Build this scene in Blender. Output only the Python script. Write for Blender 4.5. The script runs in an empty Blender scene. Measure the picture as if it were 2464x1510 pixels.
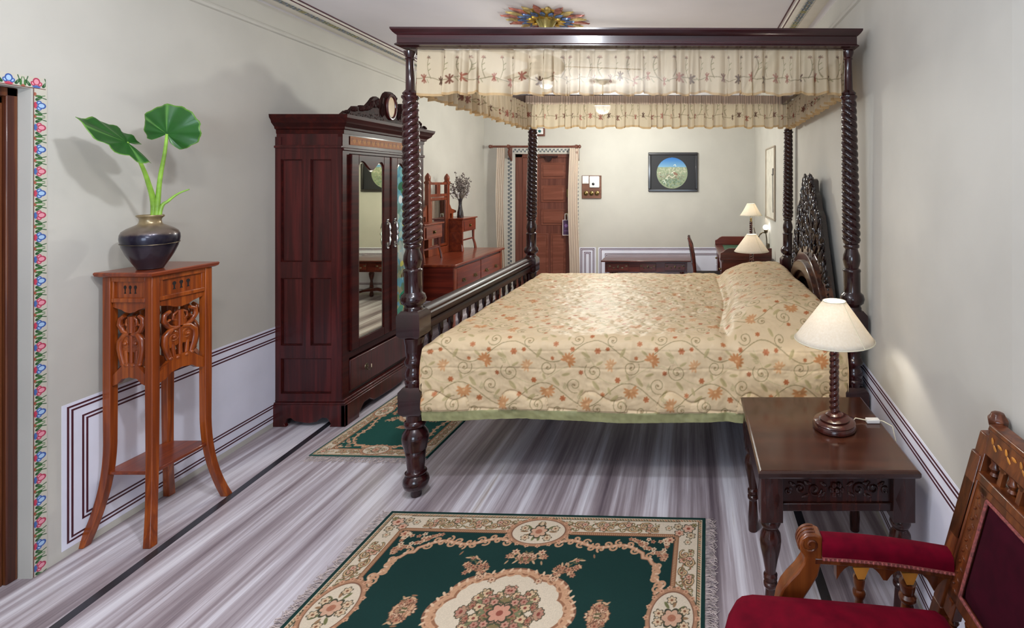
import bpy, math, random
import numpy as np
from math import sin, cos, pi, radians
from mathutils import Vector, Matrix, noise

random.seed(7)
SC = bpy.context.scene
COL = SC.collection
WM = {}

# ------------------------------------------------------------------ helpers
def lin(c):
    if isinstance(c, str):
        c = c.lstrip('#'); c = [int(c[i:i+2], 16)/255 for i in (0, 2, 4)]
    return tuple((x/12.92 if x <= .04045 else ((x+.055)/1.055)**2.4) for x in c[:3])

def tagp(o, label=None, cat=None, group=None, kind=None):
    if label: o['label'] = label
    if cat: o['category'] = cat
    if group: o['group'] = group
    if kind: o['kind'] = kind
    return o

def thing(name, label, cat, loc=(0, 0, 0), rz=0, group=None):
    o = bpy.data.objects.new(name, None); COL.objects.link(o)
    o.location = loc; o.rotation_euler = (0, 0, rz); o.empty_display_size = .05
    WM[o.name] = Matrix.Translation(loc) @ Matrix.Rotation(rz, 4, 'Z')
    return tagp(o, label, cat, group)

class MB:
    def __init__(s): s.v = []; s.f = []
    def add(s, vs, fs, M=None):
        n = len(s.v)
        if M is not None: vs = [tuple(M @ Vector(p)) for p in vs]
        s.v += [tuple(p) for p in vs]; s.f += [tuple(i+n for i in f) for f in fs]
        return s
    def box(s, x0, x1, y0, y1, z0, z1, M=None):
        vs = [(x, y, z) for z in (z0, z1) for y in (y0, y1) for x in (x0, x1)]
        return s.add(vs, [(0, 2, 3, 1), (4, 5, 7, 6), (0, 1, 5, 4), (2, 6, 7, 3), (0, 4, 6, 2), (1, 3, 7, 5)], M)
    def hexa(s, p):  # 8 points, order as box
        return s.add(p, [(0, 2, 3, 1), (4, 5, 7, 6), (0, 1, 5, 4), (2, 6, 7, 3), (0, 4, 6, 2), (1, 3, 7, 5)])
    def lathe(s, prof, c=(0, 0, 0), seg=24, M=None, rf=None):
        vs = []; fs = []
        n = len(prof)
        for (r, z) in prof:
            for k in range(seg):
                a = 2*pi*k/seg
                rr = r if rf is None else rf(r, z, a)
                vs.append((c[0]+rr*cos(a), c[1]+rr*sin(a), c[2]+z))
        for i in range(n-1):
            for k in range(seg):
                a, b = i*seg+k, i*seg+(k+1) % seg
                fs.append((a, b, b+seg, a+seg))
        fs.append(tuple(range(seg))[::-1]); fs.append(tuple((n-1)*seg+k for k in range(seg)))
        return s.add(vs, fs, M)
    def tube(s, pts, rad, seg=8, M=None, flat=1.0, up=None):
        P = [Vector(p) for p in pts]; n = len(P)
        R = rad if isinstance(rad, (list, tuple)) else [rad]*n
        vs = []; fs = []
        u = Vector(up) if up else None
        for i, p in enumerate(P):
            t = (P[min(i+1, n-1)]-P[max(i-1, 0)]).normalized()
            if u is None: u = t.orthogonal().normalized()
            u = (u-t*u.dot(t)).normalized(); w = t.cross(u)
            for k in range(seg):
                a = 2*pi*k/seg
                vs.append(p+u*(cos(a)*R[i])+w*(sin(a)*R[i]*flat))
        for i in range(n-1):
            for k in range(seg):
                a, b = i*seg+k, i*seg+(k+1) % seg
                fs.append((a, b, b+seg, a+seg))
        fs.append(tuple(range(seg))[::-1]); fs.append(tuple((n-1)*seg+k for k in range(seg)))
        return s.add(vs, fs, M)
    def prism(s, poly, d0, d1, fn):
        """poly 2D points, fn(u,v,d)->xyz"""
        n = len(poly)
        vs = [fn(u, v, d0) for u, v in poly]+[fn(u, v, d1) for u, v in poly]
        fs = [tuple(range(n))[::-1], tuple(range(n, 2*n))]
        fs += [(i, (i+1) % n, n+(i+1) % n, n+i) for i in range(n)]
        return s.add(vs, fs)
    def ball(s, c, r, seg=10, rings=6, M=None):
        rx, ry, rz_ = r if isinstance(r, (tuple, list)) else (r, r, r)
        vs = []; fs = []
        for i in range(rings+1):
            t = -pi/2+pi*i/rings; t = max(-pi/2+.05, min(pi/2-.05, t))
            for k in range(seg):
                a = 2*pi*k/seg
                v = Vector((rx*cos(t)*cos(a), ry*cos(t)*sin(a), rz_*sin(t)))
                if M is not None: v = M.to_3x3() @ v
                vs.append((c[0]+v.x, c[1]+v.y, c[2]+v.z))
        for i in range(rings):
            for k in range(seg):
                a, b = i*seg+k, i*seg+(k+1) % seg
                fs.append((a, b, b+seg, a+seg))
        fs.append(tuple(range(seg))[::-1]); fs.append(tuple(rings*seg+k for k in range(seg)))
        return s.add(vs, fs)
    def build(s, name, mat, parent=None, smooth=35, bevel=0, world=True, **kw):
        me = bpy.data.meshes.new(name)
        if parent is None:
            V = np.array(s.v); c = (V.min(0)+V.max(0))/2; c[2] = V[:, 2].min()
            M = Matrix.Translation(-Vector(c)); o_loc = Vector(c)
        else:
            M = WM[parent.name].inverted() if world else Matrix.Identity(4); o_loc = Vector((0, 0, 0))
        me.from_pydata([tuple(M @ Vector(p)) for p in s.v], [], s.f)
        o = bpy.data.objects.new(name, me); COL.objects.link(o)
        o.location = o_loc
        if parent is not None:
            o.parent = parent; WM[o.name] = WM[parent.name].copy()
        else: WM[o.name] = Matrix.Translation(o_loc)
        import bmesh
        bm = bmesh.new(); bm.from_mesh(me); bmesh.ops.recalc_face_normals(bm, faces=bm.faces); bm.to_mesh(me); bm.free()
        me.materials.append(mat)
        if smooth:
            me.polygons.foreach_set('use_smooth', [True]*len(me.polygons)); me.set_sharp_from_angle(angle=radians(smooth))
        if bevel:
            b = o.modifiers.new('bevel', 'BEVEL'); b.width = bevel; b.segments = 2; b.limit_method = 'ANGLE'; b.angle_limit = radians(40)
            b.harden_normals = False
        return tagp(o, **kw)

def P2(w, x0=0, y0=0):
    return w

def copy_tree(o, loc=None, label=None, rz=None, parent=None):
    c = o.copy(); COL.objects.link(c)
    if loc is not None: c.location = loc
    if rz is not None: c.rotation_euler = (0, 0, rz)
    if label: c['label'] = label
    if parent is not None: c.parent = parent
    for ch in list(o.children): copy_tree(ch, parent=c)
    return c

def grid_obj(name, P, C, mat, parent=None, **kw):
    """P (ny,nx,3) world positions, C (ny,nx,3) sRGB 0..1 colours"""
    ny, nx = P.shape[:2]
    me = bpy.data.meshes.new(name)
    V = P.reshape(-1, 3).astype(np.float64)
    if parent is None:
        c = (V.min(0)+V.max(0))/2; c[2] = V[:, 2].min(); V = V-c; loc = c
    else:
        M = np.array(WM[parent.name].inverted()); V = V @ M[:3, :3].T+M[:3, 3]; loc = (0, 0, 0)
    idx = np.arange(ny*nx).reshape(ny, nx)
    F = np.stack([idx[:-1, :-1], idx[:-1, 1:], idx[1:, 1:], idx[1:, :-1]], -1).reshape(-1, 4)
    me.vertices.add(len(V)); me.vertices.foreach_set('co', V.astype(np.float32).ravel())
    me.loops.add(F.size); me.loops.foreach_set('vertex_index', F.astype(np.int32).ravel())
    me.polygons.add(len(F)); me.polygons.foreach_set('loop_start', (np.arange(len(F))*4).astype(np.int32))
    me.polygons.foreach_set('loop_total', np.full(len(F), 4, np.int32)) if hasattr(me.polygons[0], 'loop_total') and False else None
    me.update(calc_edges=True); me.validate()
    if C is not None:
        at = me.color_attributes.new('Col', 'FLOAT_COLOR', 'POINT')
        c4 = np.ones((ny*nx, 4), np.float32); cc = np.clip(C.reshape(-1, 3), 0, 1)
        c4[:, :3] = np.where(cc <= .04045, cc/12.92, ((cc+.055)/1.055)**2.4)
        at.data.foreach_set('color', c4.ravel())
    me.polygons.foreach_set('use_smooth', [True]*len(me.polygons))
    o = bpy.data.objects.new(name, me); COL.objects.link(o); o.location = loc
    if parent is not None:
        o.parent = parent; WM[o.name] = WM[parent.name].copy()
    else: WM[o.name] = Matrix.Translation(Vector(loc))
    me.materials.append(mat)
    return tagp(o, **kw)

# ------------------------------------------------------------------ painted patterns (numpy raster -> vertex colours of the thing's own pattern)
def hx(c):
    c = c.lstrip('#'); return np.array([int(c[i:i+2], 16)/255 for i in (0, 2, 4)])
class Cv:
    def __init__(s, w, h, res, bg='#ffffff', x0=0, y0=0):
        s.nx = int(round(w/res))+1; s.ny = int(round(h/res))+1
        s.xs = x0+np.linspace(0, w, s.nx); s.ys = y0+np.linspace(0, h, s.ny); s.res = res
        s.a = np.tile(hx(bg), (s.ny, s.nx, 1)).astype(float)
    def win(s, x0, x1, y0, y1):
        i0, i1 = np.searchsorted(s.xs, [x0, x1]); j0, j1 = np.searchsorted(s.ys, [y0, y1])
        if i0 >= i1 or j0 >= j1: return None
        X, Y = np.meshgrid(s.xs[i0:i1], s.ys[j0:j1]); return (slice(j0, j1), slice(i0, i1)), X, Y
    def put(s, sl, cov, col, al=1):
        cov = (np.clip(cov, 0, 1)*al)[..., None]; s.a[sl] = s.a[sl]*(1-cov)+hx(col)*cov
    def ell(s, cx, cy, rx, ry, col, rot=0, al=1):
        R = max(rx, ry)+s.res*2; w = s.win(cx-R, cx+R, cy-R, cy+R)
        if w is None: return
        sl, X, Y = w; dx, dy = X-cx, Y-cy
        u = dx*cos(rot)+dy*sin(rot); v = -dx*sin(rot)+dy*cos(rot)
        d = np.sqrt((u/rx)**2+(v/ry)**2); s.put(sl, (1-d)*min(rx, ry)/s.res+.5, col, al)
    def rect(s, x0, x1, y0, y1, col, al=1):
        w = s.win(x0, x1, y0, y1)
        if w: s.put(w[0], np.ones(w[1].shape), col, al)
    def flower(s, cx, cy, r, n, col, rot=0, k=.45, core=None, cr=.3, al=1, out=None):
        if out: s.flower(cx, cy, r*1.22, n, out, rot, k)
        w = s.win(cx-r-s.res*2, cx+r+s.res*2, cy-r-s.res*2, cy+r+s.res*2)
        if w is None: return
        sl, X, Y = w; dx, dy = X-cx, Y-cy; d = np.hypot(dx, dy); t = np.arctan2(dy, dx)
        rr = r*((1-k)+k*np.abs(np.cos(n/2*(t-rot)))); s.put(sl, (rr-d)/s.res+.5, col, al)
        if core: s.ell(cx, cy, r*cr, r*cr, core)
    def line(s, pts, w, col, w1=None, al=1):
        n = len(pts)-1
        for i in range(n):
            (xa, ya), (xb, yb) = pts[i], pts[i+1]; ww = w if w1 is None else w+(w1-w)*i/max(1, n-1)
            R = ww+s.res*2; q = s.win(min(xa, xb)-R, max(xa, xb)+R, min(ya, yb)-R, max(ya, yb)+R)
            if q is None: continue
            sl, X, Y = q; L = (xb-xa)**2+(yb-ya)**2+1e-12
            t = np.clip(((X-xa)*(xb-xa)+(Y-ya)*(yb-ya))/L, 0, 1)
            d = np.hypot(X-xa-t*(xb-xa), Y-ya-t*(yb-ya)); s.put(sl, (ww-d)/s.res+.5, col, al)
    def spiral(s, cx, cy, r, a0, turns, w, col, al=1, hand=1):
        pts = []; N = int(14*turns)+4
        for i in range(N+1):
            t = i/N; rr = r*(1-t*.85); a = a0+hand*2*pi*turns*t; pts.append((cx+rr*cos(a), cy+rr*sin(a)))
        s.line(pts, w, col, al=al)

# ------------------------------------------------------------------ materials
def newmat(name):
    m = bpy.data.materials.new(name); m.use_nodes = True
    nt = m.node_tree; return m, nt, nt.nodes['Principled BSDF']
def N(nt, t, **kw):
    n = nt.nodes.new(t)
    for k, v in kw.items():
        if k in n.inputs: n.inputs[k].default_value = v
        else: setattr(n, k, v)
    return n
def ramp(nt, stops, fac):
    r = nt.nodes.new('ShaderNodeValToRGB'); e = r.color_ramp.elements
    while len(e) < len(stops): e.new(.5)
    for i, (p, c) in enumerate(stops): e[i].position = p; e[i].color = (*lin(c), 1)
    nt.links.new(fac, r.inputs[0]); return r.outputs[0]
def coords(nt, scale=(1, 1, 1), kind='Object', rot=(0, 0, 0)):
    t = N(nt, 'ShaderNodeTexCoord'); m = N(nt, 'ShaderNodeMapping'); m.inputs['Scale'].default_value = scale; m.inputs['Rotation'].default_value = rot
    nt.links.new(t.outputs[kind], m.inputs[0]); return m.outputs[0]
def bump(nt, b, h, s=.1, d=.01):
    n = N(nt, 'ShaderNodeBump'); n.inputs['Strength'].default_value = s; n.inputs['Distance'].default_value = d
    nt.links.new(h, n.inputs['Height']); nt.links.new(n.outputs[0], b.inputs['Normal'])
def plain(name, col, rough=.5, metal=0, coat=0, var=.06, nscale=12, spec=.5, bmp=0):
    m, nt, b = newmat(name)
    n = N(nt, 'ShaderNodeTexNoise'); n.inputs['Scale'].default_value = nscale; n.inputs['Detail'].default_value = 4
    nt.links.new(coords(nt), n.inputs['Vector'])
    c = np.array(hx(col)); lo = np.clip(c*(1-var), 0, 1); hi = np.clip(c*(1+var), 0, 1)
    nt.links.new(ramp(nt, [(.3, tuple(lo)), (.7, tuple(hi))], n.outputs[0]), b.inputs['Base Color'])
    b.inputs['Roughness'].default_value = rough; b.inputs['Metallic'].default_value = metal; b.inputs['Coat Weight'].default_value = coat
    b.inputs['Coat Roughness'].default_value = .08; b.inputs['Specular IOR Level'].default_value = spec
    if bmp: bump(nt, b, n.outputs[0], bmp, .002)
    return m
def wood(name, c1, c2, axis='Z', rough=.32, coat=.35, fine=26, long=1.2, dark=None, spec=.4):
    m, nt, b = newmat(name)
    sc = [fine]*3; sc['XYZ'.index(axis)] = long
    v = coords(nt, tuple(sc))
    n = N(nt, 'ShaderNodeTexNoise'); n.inputs['Scale'].default_value = 1.0; n.inputs['Detail'].default_value = 6; n.inputs['Roughness'].default_value = .6; n.inputs['Distortion'].default_value = .6
    nt.links.new(v, n.inputs['Vector'])
    st = [(.3, dark or c1), (.48, c1), (.62, c2), (.8, c1)]
    nt.links.new(ramp(nt, st, n.outputs[0]), b.inputs['Base Color'])
    b.inputs['Roughness'].default_value = rough; b.inputs['Coat Weight'].default_value = coat; b.inputs['Coat Roughness'].default_value = .12; b.inputs['Specular IOR Level'].default_value = spec
    bump(nt, b, n.outputs[0], .08, .003)
    return m
def painted(name, rough=.6, coat=0, bmp=0, bscale=300, sheen=0, trans=0, alpha=1, spec=.35):
    m, nt, b = newmat(name); b.inputs['Specular IOR Level'].default_value = spec
    a = N(nt, 'ShaderNodeAttribute', attribute_name='Col'); nt.links.new(a.outputs['Color'], b.inputs['Base Color'])
    b.inputs['Roughness'].default_value = rough; b.inputs['Coat Weight'].default_value = coat; b.inputs['Sheen Weight'].default_value = sheen
    if bmp:
        n = N(nt, 'ShaderNodeTexNoise'); n.inputs['Scale'].default_value = bscale; nt.links.new(coords(nt), n.inputs['Vector']); bump(nt, b, n.outputs[0], bmp, .002)
    if trans or alpha < 1:
        out = nt.nodes['Material Output']; t = N(nt, 'ShaderNodeBsdfTranslucent'); nt.links.new(a.outputs['Color'], t.inputs['Color'])
        mx = N(nt, 'ShaderNodeMixShader'); mx.inputs[0].default_value = trans
        nt.links.new(b.outputs[0], mx.inputs[1]); nt.links.new(t.outputs[0], mx.inputs[2])
        tr = N(nt, 'ShaderNodeBsdfTransparent'); m2 = N(nt, 'ShaderNodeMixShader'); m2.inputs[0].default_value = alpha
        nt.links.new(tr.outputs[0], m2.inputs[1]); nt.links.new(mx.outputs[0], m2.inputs[2]); nt.links.new(m2.outputs[0], out.inputs['Surface'])
    return m

M_wall = plain('plaster_cream', '#c4c0b7', .75, var=.025, nscale=2.5, bmp=.05)
M_ceil = plain('plaster_ceiling', '#e6e2e5', .8, var=.02, nscale=2)
M_white = plain('dado_white', '#e8e8f6', .6, var=.02, nscale=4)
M_maroon = plain('maroon_paint', '#4c1e2a', .55, var=.08)
M_reveal = plain('reveal_plaster', '#d6d0c6', .7, var=.04, nscale=6)
M_bed = wood('bed_mahogany', '#230b0c', '#321012', 'Z', .22, .45, dark='#180606')
M_bedx = wood('bed_mahogany_x', '#270c0e', '#371215', 'X', .25, .4, dark='#1a0708')
M_bedy = wood('bed_mahogany_y', '#2c110e', '#3e1b14', 'Y', .42, .05, dark='#1c0a08', spec=.22)
M_carve = plain('ebonised_carving', '#1d1110', .14, coat=.7, var=.3, nscale=30)
M_ward = wood('wardrobe_mahogany', '#3c0f0e', '#521816', 'Z', .34, .15, dark='#280a0a')
M_wardd = wood('wardrobe_dark', '#330e0c', '#43140f', 'Y', .4, .04, dark='#260a09', spec=.15)
M_burl = plain('burl_inlay', '#8a4a18', .4, coat=.1, var=.35, nscale=40)
M_stand = wood('stand_teak', '#7e3610', '#a04e18', 'Z', .32, .3, fine=34, dark='#60270e')
M_standx = wood('stand_teak_flat', '#773017', '#8c3f1b', 'Y', .3, .4, fine=34, dark='#5e2411')
M_dress = wood('dresser_cherry', '#6f2c18', '#853a1f', 'Y', .28, .4, dark='#572012')
M_dressz = wood('dresser_cherry_z', '#74321a', '#8a4020', 'Z', .3, .35, dark='#5a2312')
M_dressd = wood('dresser_side', '#5c2015', '#74291a', 'X', .32, .4, dark='#431610')
M_night = wood('nightstand_wood', '#3a1d13', '#482619', 'X', .2, .35, fine=14, dark='#2e160f')
M_nightd = wood('nightstand_dark', '#30110b', '#40180f', 'Z', .25, .25, dark='#1e0a07')
M_lampw = wood('lamp_wood', '#3c1610', '#481b14', 'Z', .2, .5, dark='#32110c')
M_chair = wood('chair_walnut', '#5a2a13', '#743c1a', 'Z', .32, .3, fine=40, dark='#3c1b0d')
M_inlay = plain('light_inlay', '#b87830', .35, coat=.3, var=.15)
M_desk = wood('desk_mahogany', '#4c1c14', '#62281c', 'X', .3, .4, dark='#35120d')
M_door = wood('door_wood', '#66382b', '#734335', 'Z', .4, .2, fine=30, dark='#542c22')
M_ldoor = wood('left_door_wood', '#4c2214', '#6a3a1e', 'Z', .4, .2, fine=50, long=.8, dark='#33140c')
M_velvet = plain('red_velvet', '#5e0318', .9, var=.12, nscale=30, spec=.08)
M_velvet.node_tree.nodes['Principled BSDF'].inputs['Sheen Weight'].default_value = .15
M_velvet.node_tree.nodes['Principled BSDF'].inputs['Sheen Tint'].default_value = (*lin('#a02040'), 1)
M_gimp = plain('pink_braid', '#80403c', .7, var=.25, nscale=150)
M_mirror, _nt, _b = newmat('mirror_glass')
_b.inputs['Base Color'].default_value = (.78, .78, .60, 1); _b.inputs['Metallic'].default_value = 1; _b.inputs['Roughness'].default_value = .015
M_bevelg = plain('bevelled_edge', '#b9b7a8', .15, metal=.6, var=.1)
M_brass = plain('brass', '#7c6a44', .35, metal=1, var=.15)
M_brassd = plain('aged_brass', '#6e6250', .4, metal=.9, var=.3, nscale=30)
M_steel = plain('steel', '#b0aca8', .2, metal=1, var=.1)
M_leaf = plain('leaf_green', '#2f6a24', .4, coat=.15, var=.3, nscale=14)
M_stalk = plain('stalk_green', '#86b040', .45, var=.2, nscale=14)
M_plastic = plain('white_plastic', '#e4e2e0', .4, var=.02)
M_black = plain('black_plastic', '#1a1a1c', .4, var=.1)
M_gold = plain('gilt', '#c8a040', .3, metal=.7, var=.2)
M_fringe = plain('fringe_cotton', '#b8a9a4', .9, var=.2, nscale=60)
M_cord = plain('cream_cord', '#d8d0b8', .5, var=.03)
M_vein = None
# ------------------------------------------------------------------ room
def LW(Y, off=0): return -2.523-.05*(Y-1.99)+off
RWP = [(-2.2, .772), (1.25, .775), (2.6, .873), (7.1, .875)]
def RW(Y, off=0):
    for (a, xa), (b, xb) in zip(RWP, RWP[1:]):
        if Y <= b: return xa+(xb-xa)*(Y-a)/(b-a)+off
    return RWP[-1][1]+off
ZC = 2.60; YB = 7.0; YR = -2.2
def struct(mb, name, mat, **kw):
    return mb.build(name, mat, kind='structure', **kw)

# marble floor
m, nt, b = newmat('striped_marble'); M_floor = m
v1 = coords(nt, (5.0, .09, 1)); n1 = N(nt, 'ShaderNodeTexNoise'); n1.inputs['Scale'].default_value = 1.6; n1.inputs['Detail'].default_value = 3; n1.inputs['Distortion'].default_value = .3
nt.links.new(v1, n1.inputs['Vector'])
v2 = coords(nt, (30, .8, 1)); n2 = N(nt, 'ShaderNodeTexNoise'); n2.inputs['Scale'].default_value = 1.5; n2.inputs['Detail'].default_value = 8; n2.inputs['Roughness'].default_value = .68
nt.links.new(v2, n2.inputs['Vector'])
v4 = coords(nt, (9, .3, 1)); n4 = N(nt, 'ShaderNodeTexNoise'); n4.inputs['Scale'].default_value = 1.5; n4.inputs['Detail'].default_value = 5
nt.links.new(v4, n4.inputs['Vector'])
ma = N(nt, 'ShaderNodeMath', operation='MULTIPLY'); ma.inputs[1].default_value = .42; nt.links.new(n1.outputs[0], ma.inputs[0])
mb_ = N(nt, 'ShaderNodeMath', operation='MULTIPLY_ADD'); mb_.inputs[1].default_value = .26; nt.links.new(n2.outputs[0], mb_.inputs[0]); nt.links.new(ma.outputs[0], mb_.inputs[2])
mc = N(nt, 'ShaderNodeMath', operation='MULTIPLY_ADD'); mc.inputs[1].default_value = .28; nt.links.new(n4.outputs[0], mc.inputs[0]); nt.links.new(mb_.outputs[0], mc.inputs[2])
nt.links.new(ramp(nt, [(.37, '#64575e'), (.44, '#95888d'), (.485, '#b2a7ad'), (.53, '#d2ccd3'), (.57, '#e4e0e6'), (.62, '#b6a8a4'), (.68, '#94857f')], mc.outputs[0]), b.inputs['Base Color'])
b.inputs['Roughness'].default_value = .3; b.inputs['Specular IOR Level'].default_value = .4
M_strip = plain('black_marble', '#2c2b31', .25, var=.15, nscale=8)

struct(MB().box(-3.6, 1.2, YR-.2, 7.3, -.12, 0), 'floor', M_floor, smooth=0)
struct(MB().box(-3.6, 1.2, YR-.2, 7.3, ZC, ZC+.12), 'ceiling', M_ceil, smooth=0)
def quadslab(mb, pts, z0, z1):
    a = [(x, y, z0) for x, y in pts]+[(x, y, z1) for x, y in pts]
    mb.add(a, [(0, 1, 2, 3), (4, 5, 6, 7), (0, 1, 5, 4), (1, 2, 6, 5), (2, 3, 7, 6), (3, 0, 4, 7)])
mb = MB()
for (ya, yb, z0, z1) in [(1.99, YB+.1, 0, ZC), (1.02, 1.99, 1.877, ZC), (YR-.1, 1.02, 0, ZC)]:
    quadslab(mb, [(LW(ya), ya), (LW(yb), yb), (LW(yb)-.35, yb), (LW(ya)-.35, ya)], z0, z1)
struct(mb, 'wall_left', M_wall, smooth=0)
mb = MB()
for (a, xa), (b_, xb) in zip(RWP, RWP[1:]):
    quadslab(mb, [(xa, a), (xb, b_), (xb+.2, b_), (xa+.2, a)], 0, ZC)
struct(mb, 'wall_right', M_wall, smooth=0)
# back wall with door opening
DX0, DX1, DZ = -2.363, -1.60, 1.895
mb = MB().box(-3.3, DX0, YB, YB+.2, 0, ZC).box(DX1, 1.1, YB, YB+.2, 0, ZC).box(DX0, DX1, YB, YB+.2, DZ, ZC)
struct(mb, 'wall_back', M_wall, smooth=0)
struct(MB().box(-3.3, 1.1, YR-.2, YR, 0, ZC), 'wall_front', M_wall, smooth=0)

# floor inlay strips
mb = MB()
def lx(Y): return -2.185-.068*(Y-1.771)
quadslab(mb, [(lx(0), 0), (lx(6.9), 6.9), (lx(6.9)+.036, 6.9), (lx(0)+.036, 0)], -.01, .0012)
struct(mb, 'trim_1', M_strip, smooth=0)
struct(MB().box(.478, .515, 0, 6.9, -.01, .0012), 'trim_2', M_strip, smooth=0)

# cornice mouldings (walls to ceiling)
def wallrun(mb, side, y0, y1, prof, n=6):
    """prof: closed list of (off from wall into room, z)"""
    ys = np.linspace(y0, y1, n); k = len(prof); vs = []
    if side == 'R': ys = np.array([y0, 1.25, 2.6, y1])
    for y in ys:
        for (o, z) in prof:
            vs.append(((LW(y)+o) if side == 'L' else (RW(y)-o), y, z))
    fs = []
    for i in range(len(ys)-1):
        for j in range(k):
            a, b2 = i*k+j, i*k+(j+1) % k
            fs.append((a, b2, b2+k, a+k))
    fs.append(tuple(range(k))); fs.append(tuple((len(ys)-1)*k+j for j in range(k)))
    mb.add(vs, fs)
M_white2 = plain('moulding_white', '#e6e0d4', .6, var=.02)
for i, side in enumerate('LR'):
    mb = MB()
    wallrun(mb, side, YR, YB, [(0, 2.445), (.012, 2.45), (.016, 2.462), (.012, 2.474), (0, 2.48)])
    struct(mb, 'trim_%d' % (3+i), M_wall, smooth=30)
    mb = MB()
    wallrun(mb, side, YR, YB, [(.05, ZC), (.05, ZC-.008), (.07, ZC-.018), (.215, ZC-.018), (.235, ZC-.008), (.235, ZC)])
    struct(mb, 'trim_%d' % (5+i), M_white2, smooth=30)
    mb = MB()
    wallrun(mb, side, YR, YB, [(.252, ZC), (.252, ZC-.006), (.259, ZC-.006), (.259, ZC)])
    wallrun(mb, side, YR, YB, [(.226, ZC-.012), (.226, ZC-.015), (.231, ZC-.0125), (.231, ZC-.010)])
    struct(mb, 'trim_%d' % (7+i), M_maroon, smooth=0)
# floral band on ceiling border
M_paint = painted('wall_painting', .6)
def floralband(L, w, res, seed, n=None):
    c = Cv(w, L, res, '#d9d3c8')
    rnd = random.Random(seed); y = .03
    while y < L:
        col = rnd.choice(['#56687e', '#66776a', '#6c7a92', '#8a8a5c'])
        c.flower(w/2, y, w*.42, 6, col, rnd.random(), .35, core='#b8a070', cr=.35)
        c.ell(w*.3, y+.028, w*.16, w*.1, '#46543e', .8); c.ell(w*.7, y+.028, w*.16, w*.1, '#46543e', -.8)
        y += .055
    c.rect(0, w*.06, 0, L, '#8c8678'); c.rect(w*.94, w, 0, L, '#8c8678')
    return c
cb = floralband(6.2, .058, .0045, 3)
for i, side in enumerate('LR'):
    X, Y = np.meshgrid(cb.xs, cb.ys); Y = Y+.8
    f = np.vectorize((lambda y: LW(y)) if side == 'L' else (lambda y: RW(y)))(Y[:, :1])
    Px = f+(.135+X if side == 'L' else -(.135+X))
    grid_obj('trim_%d' % (9+i), np.stack([Px, Y, np.full_like(X, ZC-.0192)], -1), cb.a, M_paint, kind='structure')

# painted dado panels
def wallquad(mb, side, y0, y1, z0, z1, t):
    if side == 'B':
        mb.box(y0, y1, YB-t, YB+.001, z0, z1); return
    ys = [y0, y1] if side == 'L' else [y0]+[a for a, _ in RWP if y0 < a < y1]+[y1]
    for a, b2 in zip(ys, ys[1:]):
        if side == 'L': quadslab(mb, [(LW(a), a), (LW(b2), b2), (LW(b2, t), b2), (LW(a, t), a)], z0, z1)
        else: quadslab(mb, [(RW(a), a), (RW(b2), b2), (RW(b2, -t), b2), (RW(a, -t), a)], z0, z1)
def frame(mb, side, y0, y1, z0, z1, w, t):
    wallquad(mb, side, y0, y1, z1-w, z1, t); wallquad(mb, side, y0, y1, z0, z0+w, t)
    wallquad(mb, side, y0, y0+w, z0+w, z1-w, t); wallquad(mb, side, y1-w, y1, z0+w, z1-w, t)
def dado(k, side, y0, y1, z0, z1, ins=.055, w=.0075, gap=.0155):
    mb = MB(); wallquad(mb, side, y0-.018, y1+.018, z0-.02, z1+.012, .001); struct(mb, 'trim_%d' % k, M_white, smooth=0)
    mb = MB()
    for i in (0, ins):
        frame(mb, side, y0+i, y1-i, z0+i*1.2, z1-i, w, .0018)
        frame(mb, side, y0+i+gap, y1-i-gap, z0+i*1.2+gap, z1-i-gap, w, .0018)
    struct(mb, 'trim_%d' % (k+1), M_maroon, smooth=0)
dado(11, 'L', 2.108, 6.2, .05, .605)
dado(13, 'R', -1.0, 6.6, .05, .60)
dado(15, 'B', -1.475, -1.285, .05, .625, .05, .008, .016)
dado(17, 'B', -1.215, .80, .05, .625, .07, .008, .016)

# left doorway: painted flower border, reveal, door
def border_canvas(L, w, res, seed):
    c = Cv(w, L, res, '#c8c2b4')
    cols = [('#b03050', '#e49aa8', '#4a6aa8'), ('#2e509c', '#a9c6e4', '#c04058')]
    y = .03; k = 0
    while y < L-.01:
        o, f, b2 = cols[k % 2]
        c.ell(w*.16, y, w*.12, w*.30, b2); 
        c.ell(w*.42, y+.011, w*.20, w*.17, o, .5); c.ell(w*.42, y-.011, w*.20, w*.17, o, -.5)
        c.ell(w*.42, y+.011, w*.12, w*.09, f, .5); c.ell(w*.42, y-.011, w*.12, w*.09, f, -.5)
        c.ell(w*.62, y, w*.32, w*.27, o); c.ell(w*.60, y, w*.23, w*.18, f)
        for s in (1, -1):
            yy = y+s*.030
            c.line([(w*.25, yy-s*.008), (w*.55, yy+s*.002), (w*.95, yy-s*.003)], .0050, '#24502c', .0016)
            c.line([(w*.2, yy+s*.006), (w*.5, yy+s*.006), (w*.85, yy+s*.010)], .0036, '#3f7038', .0014)
            c.line([(w*.3, yy-s*.004), (w*.7, yy-s*.001)], .0007, '#a8c098')
        c.ell(w*.13, y+.0425, w*.10, w*.16, '#a8604c')
        y += .085; k += 1
    c.rect(0, w*.05, 0, L, '#6a3a30')
    return c
cb = border_canvas(1.90, .044, .0011, 1)
X, Y = np.meshgrid(cb.xs, cb.ys)
grid_obj('trim_19', np.stack([LW(1.995+X)+.0018, 1.995+X, Y], -1), cb.a, M_paint, kind='structure')
cb2 = border_canvas(1.05, .044, .0011, 2)
X, Y = np.meshgrid(cb2.xs, cb2.ys)
grid_obj('trim_20', np.stack([LW(2.035-Y)+.0019, 2.035-Y, 1.879+X], -1), cb2.a, M_paint, kind='structure')
mb = MB()
for (y0, y1, z0, z1) in [(1.93, 1.995, 0, 1.879), (1.02, 1.93, 1.82, 1.879)]:
    pass
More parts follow.
